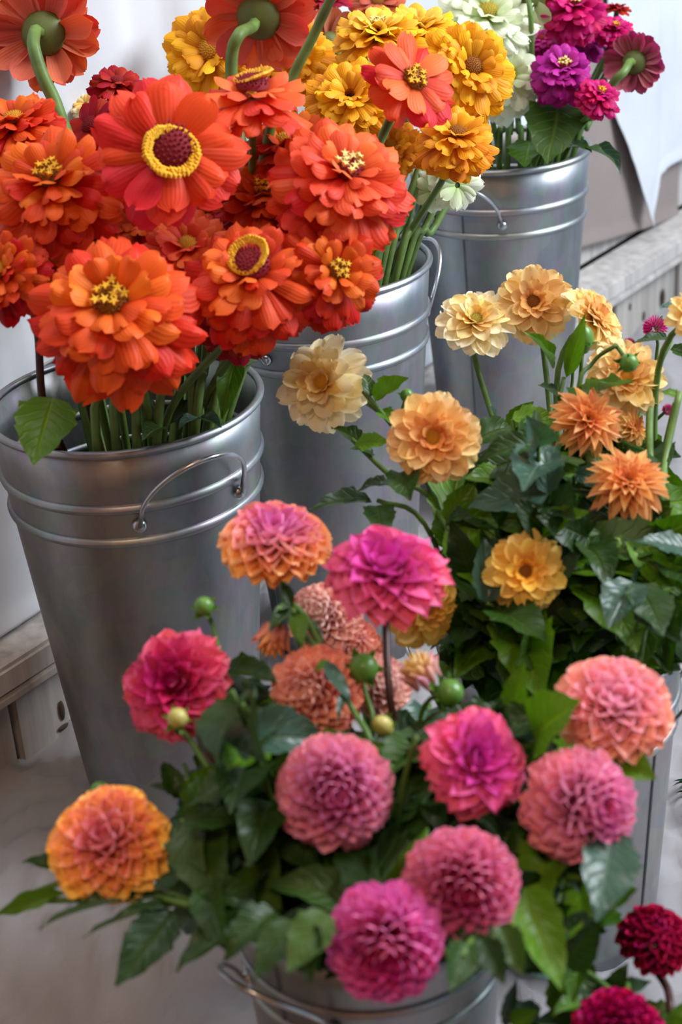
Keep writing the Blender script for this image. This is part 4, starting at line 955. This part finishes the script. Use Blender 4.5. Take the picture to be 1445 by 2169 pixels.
def foliage(bk, poly, n, drange, zr, label, group, lsize, seed, extra=()):
    random.seed(seed); made = 0; tries = 0; b = BK[bk]
    xs = [p[0] for p in poly]; ys = [p[1] for p in poly]
    while made < n and tries < n * 150:
        tries += 1
        px, py = random.uniform(min(xs), max(xs)), random.uniform(min(ys), max(ys))
        if not pipoly((px, py), poly): continue
        d = random.uniform(*drange); top = at(px, py, d)
        hd = Vector((top.x - b['c'].x, top.y - b['c'].y, 0)).length
        if top.z < zr[0] or top.z > zr[1] or hd > .25: continue
        en, foot = entry(bk, top, .8)
        L = (top - en).length
        path = bez(top, top.lerp(en, .3) + UZ * .02, en + UZ * L * .35, en, 9)
        if not clear(path[:9], None, .97): continue
        LV = []
        for k, q in enumerate(path[:7]):
            ang = k * 1.57 + random.uniform(-.5, .5)
            for s in (0, math.pi):
                ls = random.uniform(*lsize) * (1 if k else .7)
                dr = Vector((math.cos(ang + s), math.sin(ang + s), random.uniform(-.35, .45))).normalized()
                tip = q + dr * ls
                nn = (UZ * .8 - fw * .7 + Vector((random.uniform(-.4, .4), random.uniform(-.4, .4), 0))).normalized()
                side = nn.cross(dr).normalized() * ls * .24; mid = q + dr * ls * .5
                if clear([q, tip, mid + side, mid - side, mid, q + dr * ls * .78], poly): LV.append((q, tip, nn))
            if k == 0:
                tip = top + (UZ * .6 + Vector((random.uniform(-1, 1), random.uniform(-1, 1), 0))).normalized() * lsize[0]
                if clear([tip, top.lerp(tip, .5)], poly): LV.append((top, tip, -fw))
        if len(LV) < 3: continue
        near = min((f for f in FN if f[1] == bk), key=lambda f: (f[0] - top).length)
        root = thing('leafy_stem', foot, 'leafy dahlia stem close to the ' + near[2], 'leafy stem', group)
        obj('stem', tube(path + [foot], .0015, .0022, 6, 'stem', M['stem']), root)
        for (q, tip, nn) in LV:
            mt = random.choice(['leaf', 'leaf', 'leaf', 'leaf', 'leaf_zinnia', 'leaf_light', 'leaf_grey', *extra])
            obj('leaf', leafm(random.choice(['dahlia', 'dahlia', 'flat']), mt), root, leaf_frame(q, tip, nn, random.uniform(.42, .6)))
        made += 1
PD = [(860, 1000), (930, 1010), (1010, 900), (1060, 860), (1140, 830), (1200, 800), (1300, 800), (1420, 830), (1500, 830), (1500, 1400), (1395, 1440), (1200, 1460), (1050, 1560), (960, 1450), (890, 1390), (960, 1260), (905, 1130)]
foliage('D', PD, 56, (1.05, 1.22), (.22, .62), 'leafy dahlia stem packed among the cream and peach dahlias', 'leafy stems in the cream dahlia bucket', (.045, .085), 21, ('leaf_light', 'leaf_light'))
PE = [(470, 1440), (580, 1400), (640, 1500), (760, 1540), (850, 1500), (990, 1480), (1170, 1500), (1230, 1560), (1320, 1780), (1290, 1960), (1200, 2090), (1070, 2060), (900, 2060), (660, 2075), (520, 2050), (380, 2000), (330, 1900), (380, 1700)]
foliage('E', PE, 60, (.86, 1.04), (.17, .5), 'leafy dahlia stem packed among the pink ball dahlias', 'leafy stems in the pink dahlia bucket', (.045, .085), 22)
PFl = [(1110, 1920), (1180, 2010), (1270, 2080), (1400, 2090), (1500, 2120), (1500, 2260), (1070, 2260), (1090, 2110)]
foliage('F', PFl, 5, (.86, .96), (.1, .3), 'leafy dahlia stem around the maroon dahlias', 'leafy stems in the maroon dahlia bucket', (.03, .05), 23)
